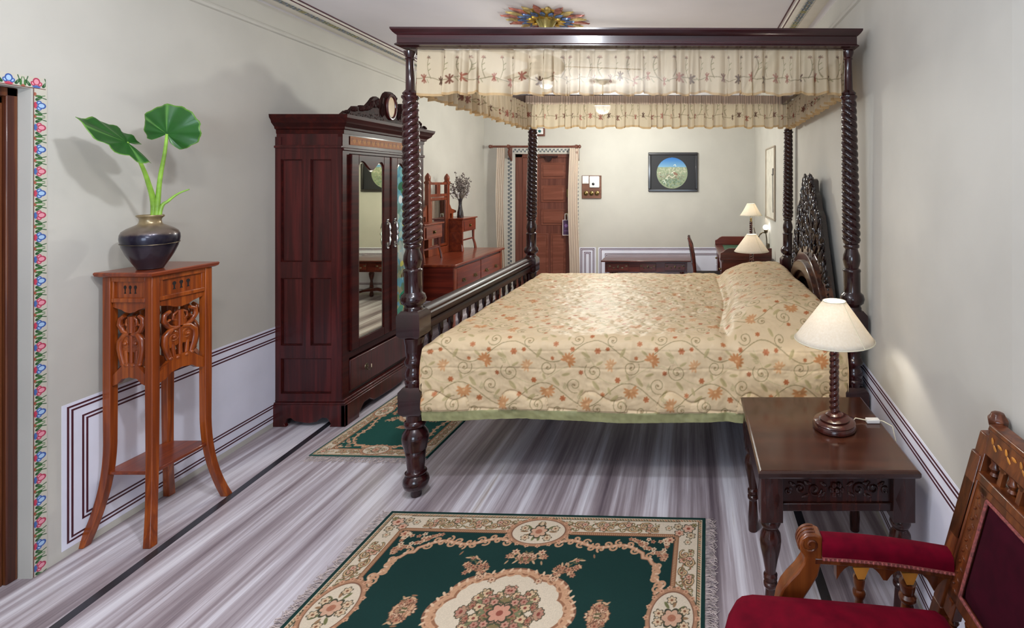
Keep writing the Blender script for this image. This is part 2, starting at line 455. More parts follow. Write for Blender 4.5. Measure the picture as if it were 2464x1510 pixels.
d = thing('door_1', None, None, (LW(1.5), 1.5, 0)); tagp(d, kind='structure')
mb = MB()
for k, (w, dx) in enumerate([(.035, 0), (.03, -.012), (.03, -.004), (.04, -.02)]):
    y1 = 1.99-sum(q[0] for q in [(.035, 0), (.03, -.012), (.03, -.004), (.04, -.02)][:k])
    mb.box(-2.72, LW(1.99)-.05+dx, y1-w, y1, 0, 1.877-(1.99-y1))
    mb.box(-2.72, LW(1.99)-.05+dx, 1.02, y1, 1.877-(1.99-y1)-w, 1.877-(1.99-y1))
mb.build('door_frame', M_ldoor, d, bevel=.004)
mb = MB().box(-2.74, -2.66, 1.02, 1.86, 0, 1.74)
for z in (.2, .75, 1.3):
    mb.box(-2.66, -2.645, 1.12, 1.78, z, z+.42)
mb.build('door_leaf', M_ldoor, d, bevel=.006)

# ------------------------------------------------------------------ far door
d = thing('door_2', None, None, (-1.98, 7.0, 0)); tagp(d, kind='structure')
y = YB+.05
mb = MB().box(DX0, DX0+.10, y-.02, y+.06, 0, DZ).box(DX1-.05, DX1, y-.02, y+.06, 0, DZ).box(DX0, DX1, y-.02, y+.06, DZ-.05, DZ)
mb.box(DX0+.10, DX0+.16, y-.03, y+.03, 0, DZ-.05)
mb.build('door_frame', M_door, d, bevel=.006)
mb = MB().box(DX0+.15, DX1-.05, y, y+.05, 0, DZ-.05)
mb.build('door_leaf', M_door, d, bevel=.004)
M_doorp = wood('door_panel_wood', '#74402f', '#824d3c', 'X', .4, .2, fine=20, dark='#683829')
for (x0, x1, z0, z1) in [(-2.02, -1.68, 1.56, 1.78), (-2.02, -1.68, 1.24, 1.47), (-2.02, -1.68, .93, 1.15), (-2.19, -1.92, .22, .82), (-1.89, -1.68, .22, .82), (-2.19, -2.06, .93, 1.78)]:
    m_ = MB().box(x0, x1, y-.008, y+.002, z0, z1).box(x0+.03, x1-.03, y-.02, y, z0+.03, z1-.03)
    m_.build('door_panel', M_doorp, d, bevel=.006)
mb = MB().prism([(-2.02, 1.87), (-1.78, 1.87), (-1.80, 1.84), (-1.85, 1.85), (-1.88, 1.80), (-1.90, 1.79), (-1.92, 1.80), (-1.95, 1.85), (-2.0, 1.84)], YB-.01, YB+.03, lambda u, v, d_: (u, d_, v))
mb.build('door_ornament', M_bed, d, bevel=.003)
mb = MB().box(-1.665, -1.64, y-.035, y-.018, 1.31, 1.42).box(-1.66, -1.645, y-.05, y-.03, 1.35, 1.38)
mb.build('door_bolt', M_brass, d, bevel=.003)
mb = MB().lathe([(.022, 0), (.026, .01), (.012, .02), (.022, .035), (.02, .05), (.004, .055)], M=Matrix.Translation((-1.655, y-.018, 1.08)) @ Matrix.Rotation(pi/2, 4, 'X'), seg=14)
mb.build('door_handle', M_brass, d)
cs = Cv(.12, .24, .006, '#4a3350'); cs.rect(0, .12, 0, .009, '#d8ccc8'); cs.rect(0, .12, .231, .24, '#d8ccc8'); cs.rect(0, .009, 0, .24, '#d8ccc8'); cs.rect(.111, .12, 0, .24, '#d8ccc8')
cs.flower(.06, .15, .03, 6, '#8a6aa0', 0, .5); cs.line([(.03, .07), (.09, .07)], .004, '#8a6aa0')
X, Y = np.meshgrid(cs.xs, cs.ys)
sgn = thing('door_hanger', 'purple door hanger card with white border hanging from the far door handle', 'door hanger', (-1.655, y-.07, .80))
grid_obj('card_front', np.stack([-1.69-.02+X*.85, np.full_like(X, y-.0765), .80+Y*.88], -1), cs.a, painted('card_print', .5), sgn)
MB().box(-1.71, -1.608, y-.0755, y-.072, .80, 1.011).box(-1.68, -1.674, y-.0755, y-.072, 1.01, 1.09).box(-1.644, -1.638, y-.0755, y-.072, 1.01, 1.09).box(-1.68, -1.638, y-.0755, y-.072, 1.085, 1.093).build('card', M_plastic, sgn)
# speckled painted border round the far door
def speck(w, L, seed):
    c = Cv(w, L, .006, '#d2cdc4'); r = random.Random(seed)
    k = 0; yy = .012
    while yy < L:
        c.flower(w*.5+w*.18*(1 if k % 2 else -1), yy, w*.24, 5, '#5a5f66', r.random(), .4); c.ell(w*.5-w*.2*(1 if k % 2 else -1), yy+.01, w*.14, w*.09, '#6f7a6a', r.random()*3); yy += .026; k += 1
    c.rect(0, w*.08, 0, L, '#8f8a84'); c.rect(w*.92, w, 0, L, '#8f8a84')
    return c
c1 = speck(.075, 1.97, 4); X, Y = np.meshgrid(c1.xs, c1.ys)
grid_obj('trim_21', np.stack([-2.462+X, np.full_like(X, YB-.002), Y], -1), c1.a, M_paint, kind='structure')
grid_obj('trim_22', np.stack([-1.565+X, np.full_like(X, YB-.002), Y], -1), c1.a, M_paint, kind='structure')
c1 = speck(.06, .82, 5); X, Y = np.meshgrid(c1.xs, c1.ys)
grid_obj('trim_23', np.stack([-2.387+Y, np.full_like(X, YB-.002), 1.91+X], -1), c1.a, M_paint, kind='structure')

# curtain rod + curtains
t = thing('curtain_rod', 'brown wooden curtain rod with carved end bracket over the far door', 'curtain rod', (-2.03, 6.87, 1.96))
MB().tube([(-2.63, 6.87, 1.985), (-1.46, 6.87, 1.985)], .014, 10).build('pole', M_door, t)
for x in (-2.63, -1.46):
    MB().lathe([(.008, 0), (.024, .006), (.016, .014), (.026, .03), (.02, .045), (.005, .052)], M=Matrix.Translation((x+(.02 if x < -2 else -.03), 6.87, 1.985)) @ Matrix.Rotation((-1 if x < -2 else 1)*pi/2, 4, 'Y'), seg=12).build('finial', M_door, t)
for x in (-2.40, -1.50):
    mb = MB()
    mb.prism([(6.99, 2.0), (6.85, 2.01), (6.84, 1.97), (6.90, 1.95), (6.87, 1.91), (6.90, 1.86), (6.95, 1.83), (6.99, 1.80)], x-.012, x+.012, lambda u, v, d_: (d_, u, v))
    mb.build('bracket', M_door, t, bevel=.003)
def curtain(name, label, x0, x1, z0, z1, y, seed, gx=None, lo=None):
    nx, nz = 70, 60
    U, V = np.meshgrid(np.linspace(0, 1, nx), np.linspace(0, 1, nz)); r = np.random.RandomState(seed)
    a, b2 = r.rand(2)*6
    Yd = .022*np.sin(U*2*pi*4.5+a+.4*np.sin(V*5))*(.35+.65*V)+.008*np.sin(U*2*pi*9+b2)
    wid = 1-.0*V
    W = (x1-x0)*(1+(lo or 0)*V); Xc = x0+(x1-x0)/2+.012*np.sin(V*6+a)
    Px = Xc+(U-.5)*W; Pz = z1+(z0-z1)*V
    C = np.tile(hx('#e8d9ca'), (nz, nx, 1)); s = (np.abs(np.sin(U*2*pi*2.2+.6)) < .06)[..., None]
    C = np.where(s, hx('#b08472'), C)
    grid_obj(name, np.stack([Px, y+Yd, Pz], -1), C, M_curt, label=label, cat='curtain', group='curtains at the far door')
M_curt = painted('curtain_cotton', .85, trans=.25)
curtain('curtain', 'pale beige striped curtain on the left of the far door', -2.56, -2.45, .02, 1.968, 6.875, 1, lo=-.1)
curtain('curtain', 'pale beige striped curtain on the right of the far door', -1.60, -1.475, .02, 1.968, 6.875, 2, lo=.15)

# painting on back wall
def picture(name, label, x0, x1, z0, z1, y):
    t = thing(name, label, 'painting', ((x0+x1)/2, y, z0))
    fw = .035
    mb = MB()
    for (a, b2, c, e) in [(x0, x1, z0, z0+fw), (x0, x1, z1-fw, z1), (x0, x0+fw, z0+fw, z1-fw), (x1-fw, x1, z0+fw, z1-fw)]:
        mb.box(a, b2, y-.03, y-.001, c, e)
    mb.build('frame', plain('dark_frame', '#1e191b', .35, coat=.3, var=.2), t, bevel=.007)
    w, h = x1-x0-2*fw, z1-z0-2*fw
    c = Cv(w, h, .0035, '#2c2c30'); cx, cy, R = w*.48, h*.47, h*.455
    rr = random.Random(5)
    c.ell(cx, cy, R, R, '#8f9a7e')
    sl, X, Y = c.win(0, w+1, 0, h+1)
    ins = np.hypot(X-cx, Y-cy) < R
    sky = ins & (Y > cy+R*.38)
    tt = np.clip((Y-cy-R*.38)/(R*.6), 0, 1)[..., None]
    c.a[sl] = np.where(sky[..., None], hx('#7fa9c4')*(1-tt)+hx('#2f6fb8')*tt, c.a[sl])
    for i in range(420):
        a = rr.random()*2*pi; q = R*math.sqrt(rr.random())*.94; px, py = cx+q*cos(a), cy+q*sin(a)
        if py > cy+R*.36: continue
        lo = (py-cy)/R
        col = rr.choice(['#b4b49a', '#c8c4ae', '#9ca88c'] if lo > 0 else (['#6f8272', '#8d9a86', '#b8b4a0', '#7c6a58', '#9a8a74'] if lo > -.4 else ['#62785c', '#7a9086', '#55684e']))
        c.ell(px, py, .004+rr.random()*.014, .003+rr.random()*.006, col, rr.random()*pi, .8)
    for (dx, dy) in [(-.42, -.35), (-.55, -.6), (-.6, -.5), (.05, .05), (-.05, -.02), (.1, .5)]:
        c.line([(cx+dx*R, cy+dy*R), (cx+dx*R+.02, cy+dy*R+.012), (cx+dx*R+.03, cy+dy*R-.012)], .004, '#d8dccc')
    c.line([(cx-.4*R, cy-.38*R), (cx-.2*R, cy-.15*R), (cx, cy-.3*R), (cx+.3*R, cy-.05*R)], .006, '#c8c6b0')
    c.ell(cx+.22*R, cy-.04*R, .035, .016, '#8a6a58', -.5)
    bad = ~ins
    m2 = bad & (np.hypot(X-cx, Y-cy) < R*1.3)
    c.a[sl] = np.where(m2[..., None], hx('#2c2c30'), c.a[sl])
    X, Y = np.meshgrid(c.xs, c.ys)
    grid_obj('canvas', np.stack([x0+fw+X, np.full_like(X, y-.012), z0+fw+Y], -1), c.a, painted('picture_print', .6), t)
picture('framed_painting', 'dark framed picture with a round blue and green landscape on the far wall', -.56, .106, 1.386, 1.914, YB)

# switchboard
t = thing('switchboard', 'brown wooden switchboard with white socket, regulator and round brass switches', 'switchboard', (-1.32, YB, 1.296))
x0, x1 = -1.45, -1.19
MB().box(x0, x1, YB-.03, YB, 1.296, 1.604).build('board', wood('switch_wood', '#6e4634', '#7e5440', 'X', .5, .1, dark='#553626'), t, bevel=.004)
MB().box(x0+.01, x0+.095, YB-.045, YB-.029, 1.495, 1.598).box(x0+.03, x0+.075, YB-.049, YB-.044, 1.51, 1.52).build('white_switch', M_plastic, t, bevel=.004)
MB().box(x0+.105, x0+.24, YB-.06, YB-.029, 1.44, 1.595).build('socket', M_plastic, t, bevel=.012)
MB().lathe([(.018, 0), (.018, .008), (.01, .012)], M=Matrix.Translation((x0+.16, YB-.059, 1.49)) @ Matrix.Rotation(pi/2, 4, 'X'), seg=14).build('dial', M_black, t)
for k in range(3):
    MB().lathe([(.032, 0), (.03, .012), (.018, .016), (.014, .03), (.004, .036)], M=Matrix.Translation((x0+.055+k*.075, YB-.029, 1.365)) @ Matrix.Rotation(pi/2, 4, 'X'), seg=16).build('knob', M_brass, t)
t = thing('wall_bell', 'small pale square bell box with dark round centre above the far door', 'bell', (-1.97, YB, 2.10))
MB().box(-2.06, -1.95, YB-.03, YB, 2.13, 2.24).build('back_board', M_door, t, bevel=.004)
MB().box(-2.05, -1.965, YB-.055, YB-.029, 2.155, 2.235).build('housing', M_plastic, t, bevel=.008)
MB().lathe([(.02, 0), (.018, .01), (.004, .014)], M=Matrix.Translation((-2.008, YB-.054, 2.195)) @ Matrix.Rotation(pi/2, 4, 'X'), seg=14).build('button', plain('teal_button', '#1e5a5a', .3), t)
# ------------------------------------------------------------------ four poster bed
bed = thing('four_poster_bed', 'dark mahogany four-poster bed with barley-twist posts and a carved headboard', 'bed', (-.27, 3.40, 0))
YF, YK, XL, XR = 2.52, 4.30, -1.327, .806
def post_geo(hand):
    mb = MB()
    low = [(.024, 0), (.026, .005), (.027, .035), (.044, .038), (.056, .048), (.0635, .07), (.060, .088), (.050, .104), (.046, .108), (.052, .113), (.052, .118), (.044, .122),
           (.040, .128), (.046, .19), (.049, .218), (.046, .222), (.054, .228), (.054, .236), (.062, .262), (.0645, .285), (.060, .308), (.046, .326), (.041, .333), (.050, .342), (.053, .354), (.050, .365), (.042, .370), (.042, .398)]
    mid = [(.042, .53), (.044, .545), (.046, .553), (.046, .565), (.040, .570), (.044, .582), (.045, .598), (.041, .608), (.036, .622), (.036, .63), (.046, .640), (.048, .655), (.042, .668), (.037, .675), (.043, .705), (.044, .735), (.050, .768)]
    up = [(.045, .90), (.045, .912), (.040, .918), (.044, .926), (.056, .934), (.062, .954), (.056, .974), (.044, .984), (.042, .990), (.0425, 1.082), (.046, 1.088), (.044, 1.096), (.034, 1.102), (.040, 1.118), (.0445, 1.14), (.042, 1.165), (.034, 1.186), (.032, 1.196), (.040, 1.203), (.040, 1.214), (.034, 1.220), (.036, 1.226)]
    top = [(.034, 1.912), (.036, 1.918), (.043, 1.926), (.043, 1.934), (.034, 1.940), (.038, 1.948), (.030, 1.956), (.022, 1.965), (.0205, 2.03), (.019, 2.108), (.024, 2.114), (.020, 2.120), (.028, 2.138), (.03, 2.15)]
    for p in (low, mid, up, top): mb.lathe([(r_*.94, z_) for r_, z_ in p], seg=28)
    for (h, z0, z1) in [(.054, .397, .536), (.0555, .768, .902)]:
        ch = .010
        mb.add([(sx*(h-o), sy*(h-o), z) for (o, z) in ((ch*1.6, z0), (0, z0+ch*2), (0, z1-ch*2), (ch*1.6, z1)) for (sx, sy) in ((-1, -1), (1, -1), (1, 1), (-1, 1))],
               [(i*4+k, i*4+(k+1) % 4, i*4+4+(k+1) % 4, i*4+4+k) for i in range(3) for k in range(4)]+[(0, 1, 2, 3), (12, 13, 14, 15)])
    z0, z1 = 1.224, 1.916; n = 180; seg = 36
    prof = []
    for i in range(n+1):
        t = i/n; prof.append((.0445-.0075*t, z0+(z1-z0)*t))
    k = 2*pi/.104
    def rf(r, z, a):
        e = min(1, (z-z0)/.012, (z1-z)/.012); e = max(0, e)
        g = abs(sin(1.5*(a-hand*k*z)))
        return r*(1-.26*(1-g)**1.6*e)-.006*(1-e)
    mb.lathe(prof, seg=seg, rf=rf)
    return mb
def lean(mb, x, y, dx, dy=0):
    mb.v = [(x+px+dx*pz/2.15, y+py+dy*pz/2.15, pz) for (px, py, pz) in mb.v]; return mb
for (x, y, dx, hand) in [(XL, YF, -.032, 1), (XR, YF, -.040, -1), (XL, YK, .03, -1), (XR-.002, YK, .012, -1)]:
    lean(post_geo(hand), x, y, dx).build('bedpost', M_bed, bed, smooth=50)
# canopy cornice (mitred ring)
def ring(mb, x0, x1, y0, y1, prof, tilt=0):
    vs = []; k = len(prof)
    for (cx, cy, sx, sy) in ((x0, y0, -1, -1), (x1, y0, 1, -1), (x1, y1, 1, 1), (x0, y1, -1, 1)):
        for (o, z) in prof: vs.append((cx+sx*o, cy+sy*o, z+tilt*(x1-cx)/(x1-x0)))
    fs = []
    for i in range(4):
        for j in range(k):
            a, b2 = i*k+j, i*k+(j+1) % k; c, d_ = ((i+1) % 4)*k+(j+1) % k, ((i+1) % 4)*k+j
            fs.append((a, b2, c, d_))
    mb.add(vs, fs)
mb = MB()
ring(mb, XL-.045, XR-.03, YF-.05, YK+.05, [(-.025, 2.150), (.002, 2.150), (.006, 2.153), (.022, 2.158), (.022, 2.163), (.014, 2.170), (.014, 2.206), (.020, 2.210), (.028, 2.218), (.036, 2.230), (.036, 2.238), (-.025, 2.238)], .008)
mb.build('canopy_cornice', M_bedx, bed, smooth=30)
# footboard
def xb(mb, xc, prof, y0, y1):
    mb.prism([(xc+a, b2) for a, b2 in prof], y0, y1, lambda u, v, d_: (u, d_, v))
mb = MB(); xb(mb, XL, [(-.030, .840), (-.036, .85), (-.036, .868), (-.028, .874), (-.030, .886), (-.022, .898), (-.008, .905), (.010, .905), (.024, .898), (.032, .886), (.030, .874), (.038, .868), (.038, .85), (.032, .84)], YF+.05, YK-.05)
mb.build('footboard_rail', M_bedy, bed, smooth=30)
mb = MB(); xb(mb, XL, [(-.022, .785), (-.024, .79), (-.024, .815), (-.018, .826), (.018, .826), (.026, .815), (.026, .79), (.022, .785)], YF+.05, YK-.05)
mb.build('footboard_lower_rail', M_bedy, bed, smooth=30)
MB().box(XL-.022, XL+.022, YF+.05, YK-.05, .41, .52).build('footboard_bottom_rail', M_bedy, bed, bevel=.005)
for k in range(14):
    y = YF+.13+k*.117
    MB().lathe([(.012, .52), (.014, .56), (.009, .58), (.013, .65), (.009, .72), (.014, .74), (.012, .788)], c=(XL, y, 0), seg=10).build('spindle', M_bed, bed)
for y in (YF+.045, YK-.045):
    MB().box(XL+.05, XR-.05, y-.014, y+.014, .415, .525).build('side_rail', M_bedx, bed, bevel=.004)
MB().box(XL+.02, XR-.02, YF+.06, YK-.06, .36, .44).build('slat_base', M_bedx, bed)
# central support foot seen below the spread
MB().lathe([(.03, 0), (.034, .02), (.028, .06), (.04, .1), (.045, .3), (.045, .37)], c=(-.9, 3.36, 0), seg=14).build('support_leg', M_bed, bed)
MB().lathe([(.03, 0), (.034, .02), (.028, .06), (.04, .1), (.045, .3), (.045, .37)], c=(.25, 3.36, 0), seg=14).build('support_leg', M_bed, bed)

# headboard
HX = .80
MB().box(HX-.012, HX+.018, YF+.05, YK-.05, .38, .74).build('headboard_panel', M_bedy, bed, bevel=.004)
YC, ZA = 3.40, .60
def arch(mb, ro, ri, x0, x1, n=40):
    vs = []; fs = []
    for i in range(n+1):
        a = pi*i/n
        for (r, x) in ((ro, x1), (ro, x0), (ri, x0), (ri, x1)):
            vs.append((x, YC+r[0]*cos(a), ZA+r[1]*sin(a)))
    for i in range(n):
        for k in range(4):
            fs.append((i*4+k, i*4+(k+1) % 4, i*4+4+(k+1) % 4, i*4+4+k))
    fs += [(0, 1, 2, 3), (n*4, n*4+1, n*4+2, n*4+3)]
    mb.add(vs, fs)
mb = MB()
arch(mb, (.56, .50), (.51, .45), .770, .815); arch(mb, (.515, .455), (.455, .40), .745, .80); arch(mb, (.46, .405), (.39, .335), .725, .79); arch(mb, (.395, .34), (.35, .295), .745, .80)
mb.build('headboard_arch', wood('arch_wood', '#3a1c12', '#54301c', 'Y', .16, .6, dark='#221008'), bed, smooth=40, bevel=.005)
r = random.Random(11)
def crest_half(z):  # half width at height z
    T = [(.55, .58), (.8, .53), (.90, .48), (1.0, .43), (1.12, .37), (1.22, .32), (1.31, .28), (1.35, .21), (1.43, .18), (1.45, .12), (1.53, .10), (1.545, .05)]
    for (a, wa), (b2, wb) in zip(T, T[1:]):
        if z <= b2: return wa+(wb-wa)*(z-a)/(b2-a) if z > a else wa
    return .04
YS = YC+.05
mb = MB()
zs = np.linspace(.60, 1.54, 60)
poly = [(YS+crest_half(z)-.02, z) for z in zs]+[(YS-crest_half(z)+.02, z) for z in zs[::-1]]
mb.prism(poly, .798, .835, lambda u, v, d_: (d_, u, v))
for i in range(1150):
    z = .62+r.random()*.92; w = crest_half(z); 
    q = r.random()*2-1
    if r.random() < .3: q = r.choice((-1, 1))*(.88+.14*r.random())
    y = YS+q*w
    if (y-YC)**2/.52**2+(z-ZA)**2/.46**2 < 1: continue
    L = .018+r.random()*.035; R = Matrix.Rotation(q*-.35+r.uniform(-.5, .5), 3, 'X')
    mb.ball((.795-r.random()*.022, y, z), (.007+r.random()*.009, .006+r.random()*.009, L), 6, 4, M=R.to_4x4())
mb.build('headboard_crest', M_carve, bed, smooth=60)
# carved pierced work inside the arch
mb = MB()
for i in range(200):
    a = r.random()*pi; q = .34*math.sqrt(r.random()); y = YC+q*cos(a); z = ZA+.1+q*.75*sin(a)
    mb.ball((.795, y, z), (.008, .012+r.random()*.01, .018+r.random()*.016), 6, 4, M=Matrix.Rotation(r.random()*3, 4, 'X'))
mb.box(.80, .812, YC-.34, YC+.34, .6, .86)
mb.build('headboard_carving', M_carve, bed, smooth=60)

# mattress
MB().box(-1.26, .745, 2.585, 4.235, .442, .735).build('mattress', plain('ticking', '#d8d0bc', .8), smooth=0, bevel=.04, label='pale mattress under the flowered bedspread on the four-poster bed', cat='mattress')

# bedspread -------------------------------------------------------
TW, TH = .40, .42
def tile():
    res = .002; c = Cv(TW*3, TH*3, res, '#cdb490')
    r = random.Random(2)
    base = c.a.copy()
    for ty in range(3):
        for tx in range(3):
            ox, oy = tx*TW, ty*TH
            L = lambda pts, w, col, **k: c.line([(ox+x*TW, oy+y*TH) for x, y in pts], w, col, **k)
            vine = '#867650'; v2 = '#b3a47a'
            pts = [(t, .30+.13*sin(2*pi*t)) for t in np.linspace(0, 1, 22)]
            L(pts, .0017, vine)
            pts = [(t, .78+.12*sin(2*pi*t+2.4)) for t in np.linspace(0, 1, 22)]
            L(pts, .0017, vine)
            L([(t, .52+.10*sin(2*pi*t+4.0)) for t in np.linspace(0, 1, 22)], .0012, v2)
            L([(.1+.12*t, .05+.20*t*t) for t in np.linspace(0, 1, 8)], .0012, v2); L([(.9-.15*t, .55+.25*t) for t in np.linspace(0, 1, 8)], .0012, v2)
            for (x, y, rr, a0, tn, h) in [(.18, .18, .042, 1.5, 1.6, 1), (.62, .40, .040, -1.2, 1.5, -1), (.42, .12, .026, 0, 1.4, -1), (.85, .55, .045, 2.4, 1.6, 1), (.30, .60, .040, .4, 1.5, -1), (.66, .92, .034, 3.6, 1.5, 1), (.08, .90, .03, 4.8, 1.4, -1), (.90, .14, .026, 1, 1.3, 1)]:
                c.spiral(ox+x*TW, oy+y*TH, rr, a0, tn, .0015, vine, hand=h)
                c.ell(ox+x*TW, oy+y*TH, .005, .005, '#957c58')
            for (x, y, rr, n, col, core) in [(.30, .34, .036, 9, '#ba8456', '#cea678'), (.78, .20, .034, 9, '#bc8a5e', '#d0a87c'), (.55, .68, .036, 9, '#b67c4e', '#cba074'), (.06, .62, .030, 8, '#c29468', '#d2ae84')]:
                a0 = r.random()*6 if ty == tx == 0 else (x*9)
                for k in range(n):
                    a = a0*0+x*9+2*pi*k/n*.78
                    c.ell(ox+x*TW+rr*.62*cos(a), oy+y*TH+rr*.62*sin(a), rr*.40, rr*.16, col, a)
                c.ell(ox+x*TW, oy+y*TH, rr*.36, rr*.30, col); c.ell(ox+x*TW, oy+y*TH, rr*.18, rr*.14, core)
            for (x, y, rr, col) in [(.48, .25, .015, '#aa6840'), (.14, .46, .014, '#a6623a'), (.90, .78, .016, '#ac6c44'), (.40, .86, .014, '#b0744a'), (.70, .54, .012, '#a06240'), (.22, .08, .011, '#aa6840'), (.96, .30, .012, '#b0744a'), (.60, .80, .012, '#aa6840'), (.02, .80, .011, '#a6623a'), (.36, .70, .010, '#ac6c44'), (.82, .96, .012, '#aa6840')]:
                c.flower(ox+x*TW, oy+y*TH, rr, 6, col, x*7, .35, core='#a85c38', cr=.28)
            for (x, y, a, l) in [(.10, .26, .7, .024), (.40, .44, 2.2, .026), (.52, .52, .2, .02), (.88, .40, -.9, .026), (.20, .76, 1.1, .024), (.76, .74, 2.6, .024), (.60, .10, .4, .02), (.98, .98, 2.0, .022), (.34, .98, -.5, .02), (.04, .34, 1.9, .018), (.70, .32, .9, .018), (.46, .76, -.7, .018), (.92, .64, .5, .018), (.26, .50, -1.2, .016), (.55, .94, 1.4, .016)]:
                c.ell(ox+x*TW, oy+y*TH, l, l*.36, '#ac9a6c', a, .85); c.ell(ox+x*TW+.003, oy+y*TH, l*.7, l*.1, '#9f8f66', a, .8)
            for (x, y, a) in [(.50, .36, 1.2), (.22, .92, .2), (.80, .66, 2.2), (.66, .27, -.4)]:
                for k in range(5):
                    px, py = ox+x*TW+.006*k*cos(a), oy+y*TH+.006*k*sin(a)
                    c.ell(px+.005*cos(a+1.4), py+.005*sin(a+1.4), .006, .0018, '#ac9c74', a+.9); c.ell(px+.005*cos(a-1.4), py+.005*sin(a-1.4), .006, .0018, '#ac9c74', a-.9)
    i0, j0 = int(round(TW/res)), int(round(TH/res))
    return c.a[j0:2*j0, i0:2*i0], res
TILE, TRES = tile()
def samp_tile(U, V):
    j = (np.mod(V, TH)/TRES).astype(int) % TILE.shape[0]; i = (np.mod(U, TW)/TRES).astype(int) % TILE.shape[1]
    # bilinear
    fu = np.mod(U, TW)/TRES; fv = np.mod(V, TH)/TRES; i = np.floor(fu).astype(int); j = np.floor(fv).astype(int)
    a = (fu-i)[..., None]; b2 = (fv-j)[..., None]; H, W = TILE.shape[:2]
    g = lambda jj, ii: TILE[jj % H, ii % W]
    return (g(j, i)*(1-a)+g(j, i+1)*a)*(1-b2)+(g(j+1, i)*(1-a)+g(j+1, i+1)*a)*b2
def snoise(U, V, seed, f, oct=3):
    """cheap smooth value noise"""
    out = np.zeros(np.broadcast(U, V).shape); amp = 1; tot = 0
    for o in range(oct):
        R = np.random.RandomState(seed+o).rand(64, 64); u = U*f+11.3*o; v = V*f+5.7*o
        i = np.floor(u).astype(int); j = np.floor(v).astype(int); a = u-i; b2 = v-j; a = a*a*(3-2*a); b2 = b2*b2*(3-2*b2)
        g = lambda jj, ii: R[jj % 64, ii % 64]
        out += amp*((g(j, i)*(1-a)+g(j, i+1)*a)*(1-b2)+(g(j+1, i)*(1-a)+g(j+1, i+1)*a)*b2-.5); tot += amp; amp *= .5; f *= 2
    return out/tot
def sstep(x, a, b2):
    t = np.clip((x-a)/(b2-a), 0, 1); return t*t*(3-2*t)
# cross-section arc length v: front hem -> up -> across -> back hem
vf = np.concatenate([np.arange(0, .80, .0032), np.arange(.80, 2.06, .0062), np.arange(2.06, 2.43, .012)])
uf = np.arange(0, 2.03, .0033)
U, V = np.meshgrid(uf, vf)
ZT = .775; RC = .07
HF = ZT-.385-RC   # straight front drape
def section(V, yf, yk):
    q = pi/2*RC; Lt = (yk-yf)-2*RC
    Yp = np.empty_like(V); Zp = np.empty_like(V)
    s = V
    m0 = s < HF; m1 = (s >= HF) & (s < HF+q); m2 = (s >= HF+q) & (s < HF+q+Lt); m3 = (s >= HF+q+Lt) & (s < HF+2*q+Lt); m4 = s >= HF+2*q+Lt
    Yp[m0] = (yf if np.isscalar(yf) else yf[m0]); Zp[m0] = (ZT-RC-HF)+s[m0]
    a = (s-HF)/RC; Yp[m1] = yf+RC*(1-np.cos(a[m1])); Zp[m1] = ZT-RC+RC*np.sin(a[m1])
    Yp[m2] = yf+RC+(s-HF-q)[m2]; Zp[m2] = ZT
    a = (s-HF-q-Lt)/RC; Yp[m3] = yk-RC+RC*np.sin(a[m3]); Zp[m3] = ZT-RC+RC*np.cos(a[m3])
    Yp[m4] = yk; Zp[m4] = ZT-RC-(s-HF-2*q-Lt)[m4]
    return Yp, Zp
Yp, Zp = section(V, 2.475, 4.285)
top = sstep(V, HF-.02, HF+.11)*(1-sstep(V, HF+1.80, HF+1.93))
front = 1-sstep(V, HF, HF+.08)
X = -1.278+U*1.0
X = -1.280+U
# quilting puffs and creases
puff = snoise(U, V, 3, 7, 3)
fold = snoise(U*.6, V*2.2, 9, 9, 3)
wr = np.exp(-((X-.05)/.28)**2)*sstep(Yp, 2.7, 3.0)
fine = snoise(U, V, 21, 26, 2)
dis = .014*puff+.006*fold+.0065*fine+.02*wr*snoise(U*1.4+V*.5, V*1.2-U*.3, 31, 13, 3)
# scallop quilting line near the hem
per = .38
ph = np.mod(X+1.30, per)/per
sc = np.interp(ph, [0, .015, .05, .10, .16, .22, .30, .38, .44, .50, .56, .60, .62, .64, .80, 1.0], [.046, .08, .112, .130, .137, .134, .118, .100, .092, .094, .104, .108, .095, .055, .05, .046])
line = np.exp(-((V-sc)/.006)**2)
dis = dis-.007*line*front+.007*front*sstep(sc-V, 0, .03)*(V > .05)
dis += front*.010*np.exp(-((ph-.16)/.14)**2)*(V < sc)*sstep(V, .04, .07)
cr_ = snoise(U*1.0+.02*np.sin(V*40), V*1.0, 77, 48, 2); dis += .0032*cr_+.0040*front*snoise(U*2.2, V*.7, 83, 22, 2)
for w_ in (.245, .33):
    dis -= .0022*front*np.exp(-((V-w_-.004*np.sin(X*20))/.005)**2)
for (vx, q) in ((-.92, .5), (-.30, .7), (.22, .5)):
    dis += front*q*.010*np.exp(-((X-vx-.10*(V-.15))/.014)**2)*sstep(V, .06, .16)
# pillows under the spread
XP = .24-.07*(1-sstep(Yp, 2.45, 3.3))
pill = np.sqrt(np.clip(sstep(X, XP-.03, XP+.30), 0, 1))*(1-.9*sstep(X, .66, .77)**1.5)
ends = sstep(Yp, 2.46, 2.80)*(1-sstep(Yp, 4.02, 4.27))
H = .128*pill**.8*np.clip(ends, 0, 1)**.75*(1-.06*np.exp(-((Yp-3.40)/.10)**2))
crease = np.exp(-((X-XP-.012*np.sin(Yp*6))/.028)**2)
Zn = Zp+top*(H+dis)-.020*crease*top
footdrop = sstep(-X, 1.20, 1.29)
Zn -= top*footdrop*.05
Yn = Yp-front*(dis+.012*np.sin(X*3+1)*(1-V/HF*.7))
Yn -= front*.020*pill*(.3+.7*sstep(V, .0, HF)); Yn += front*.012*crease
Zn += (1-top)*front*(-.018*(X+1.28)/2*(1-V/HF)) # hem slightly lower to the right
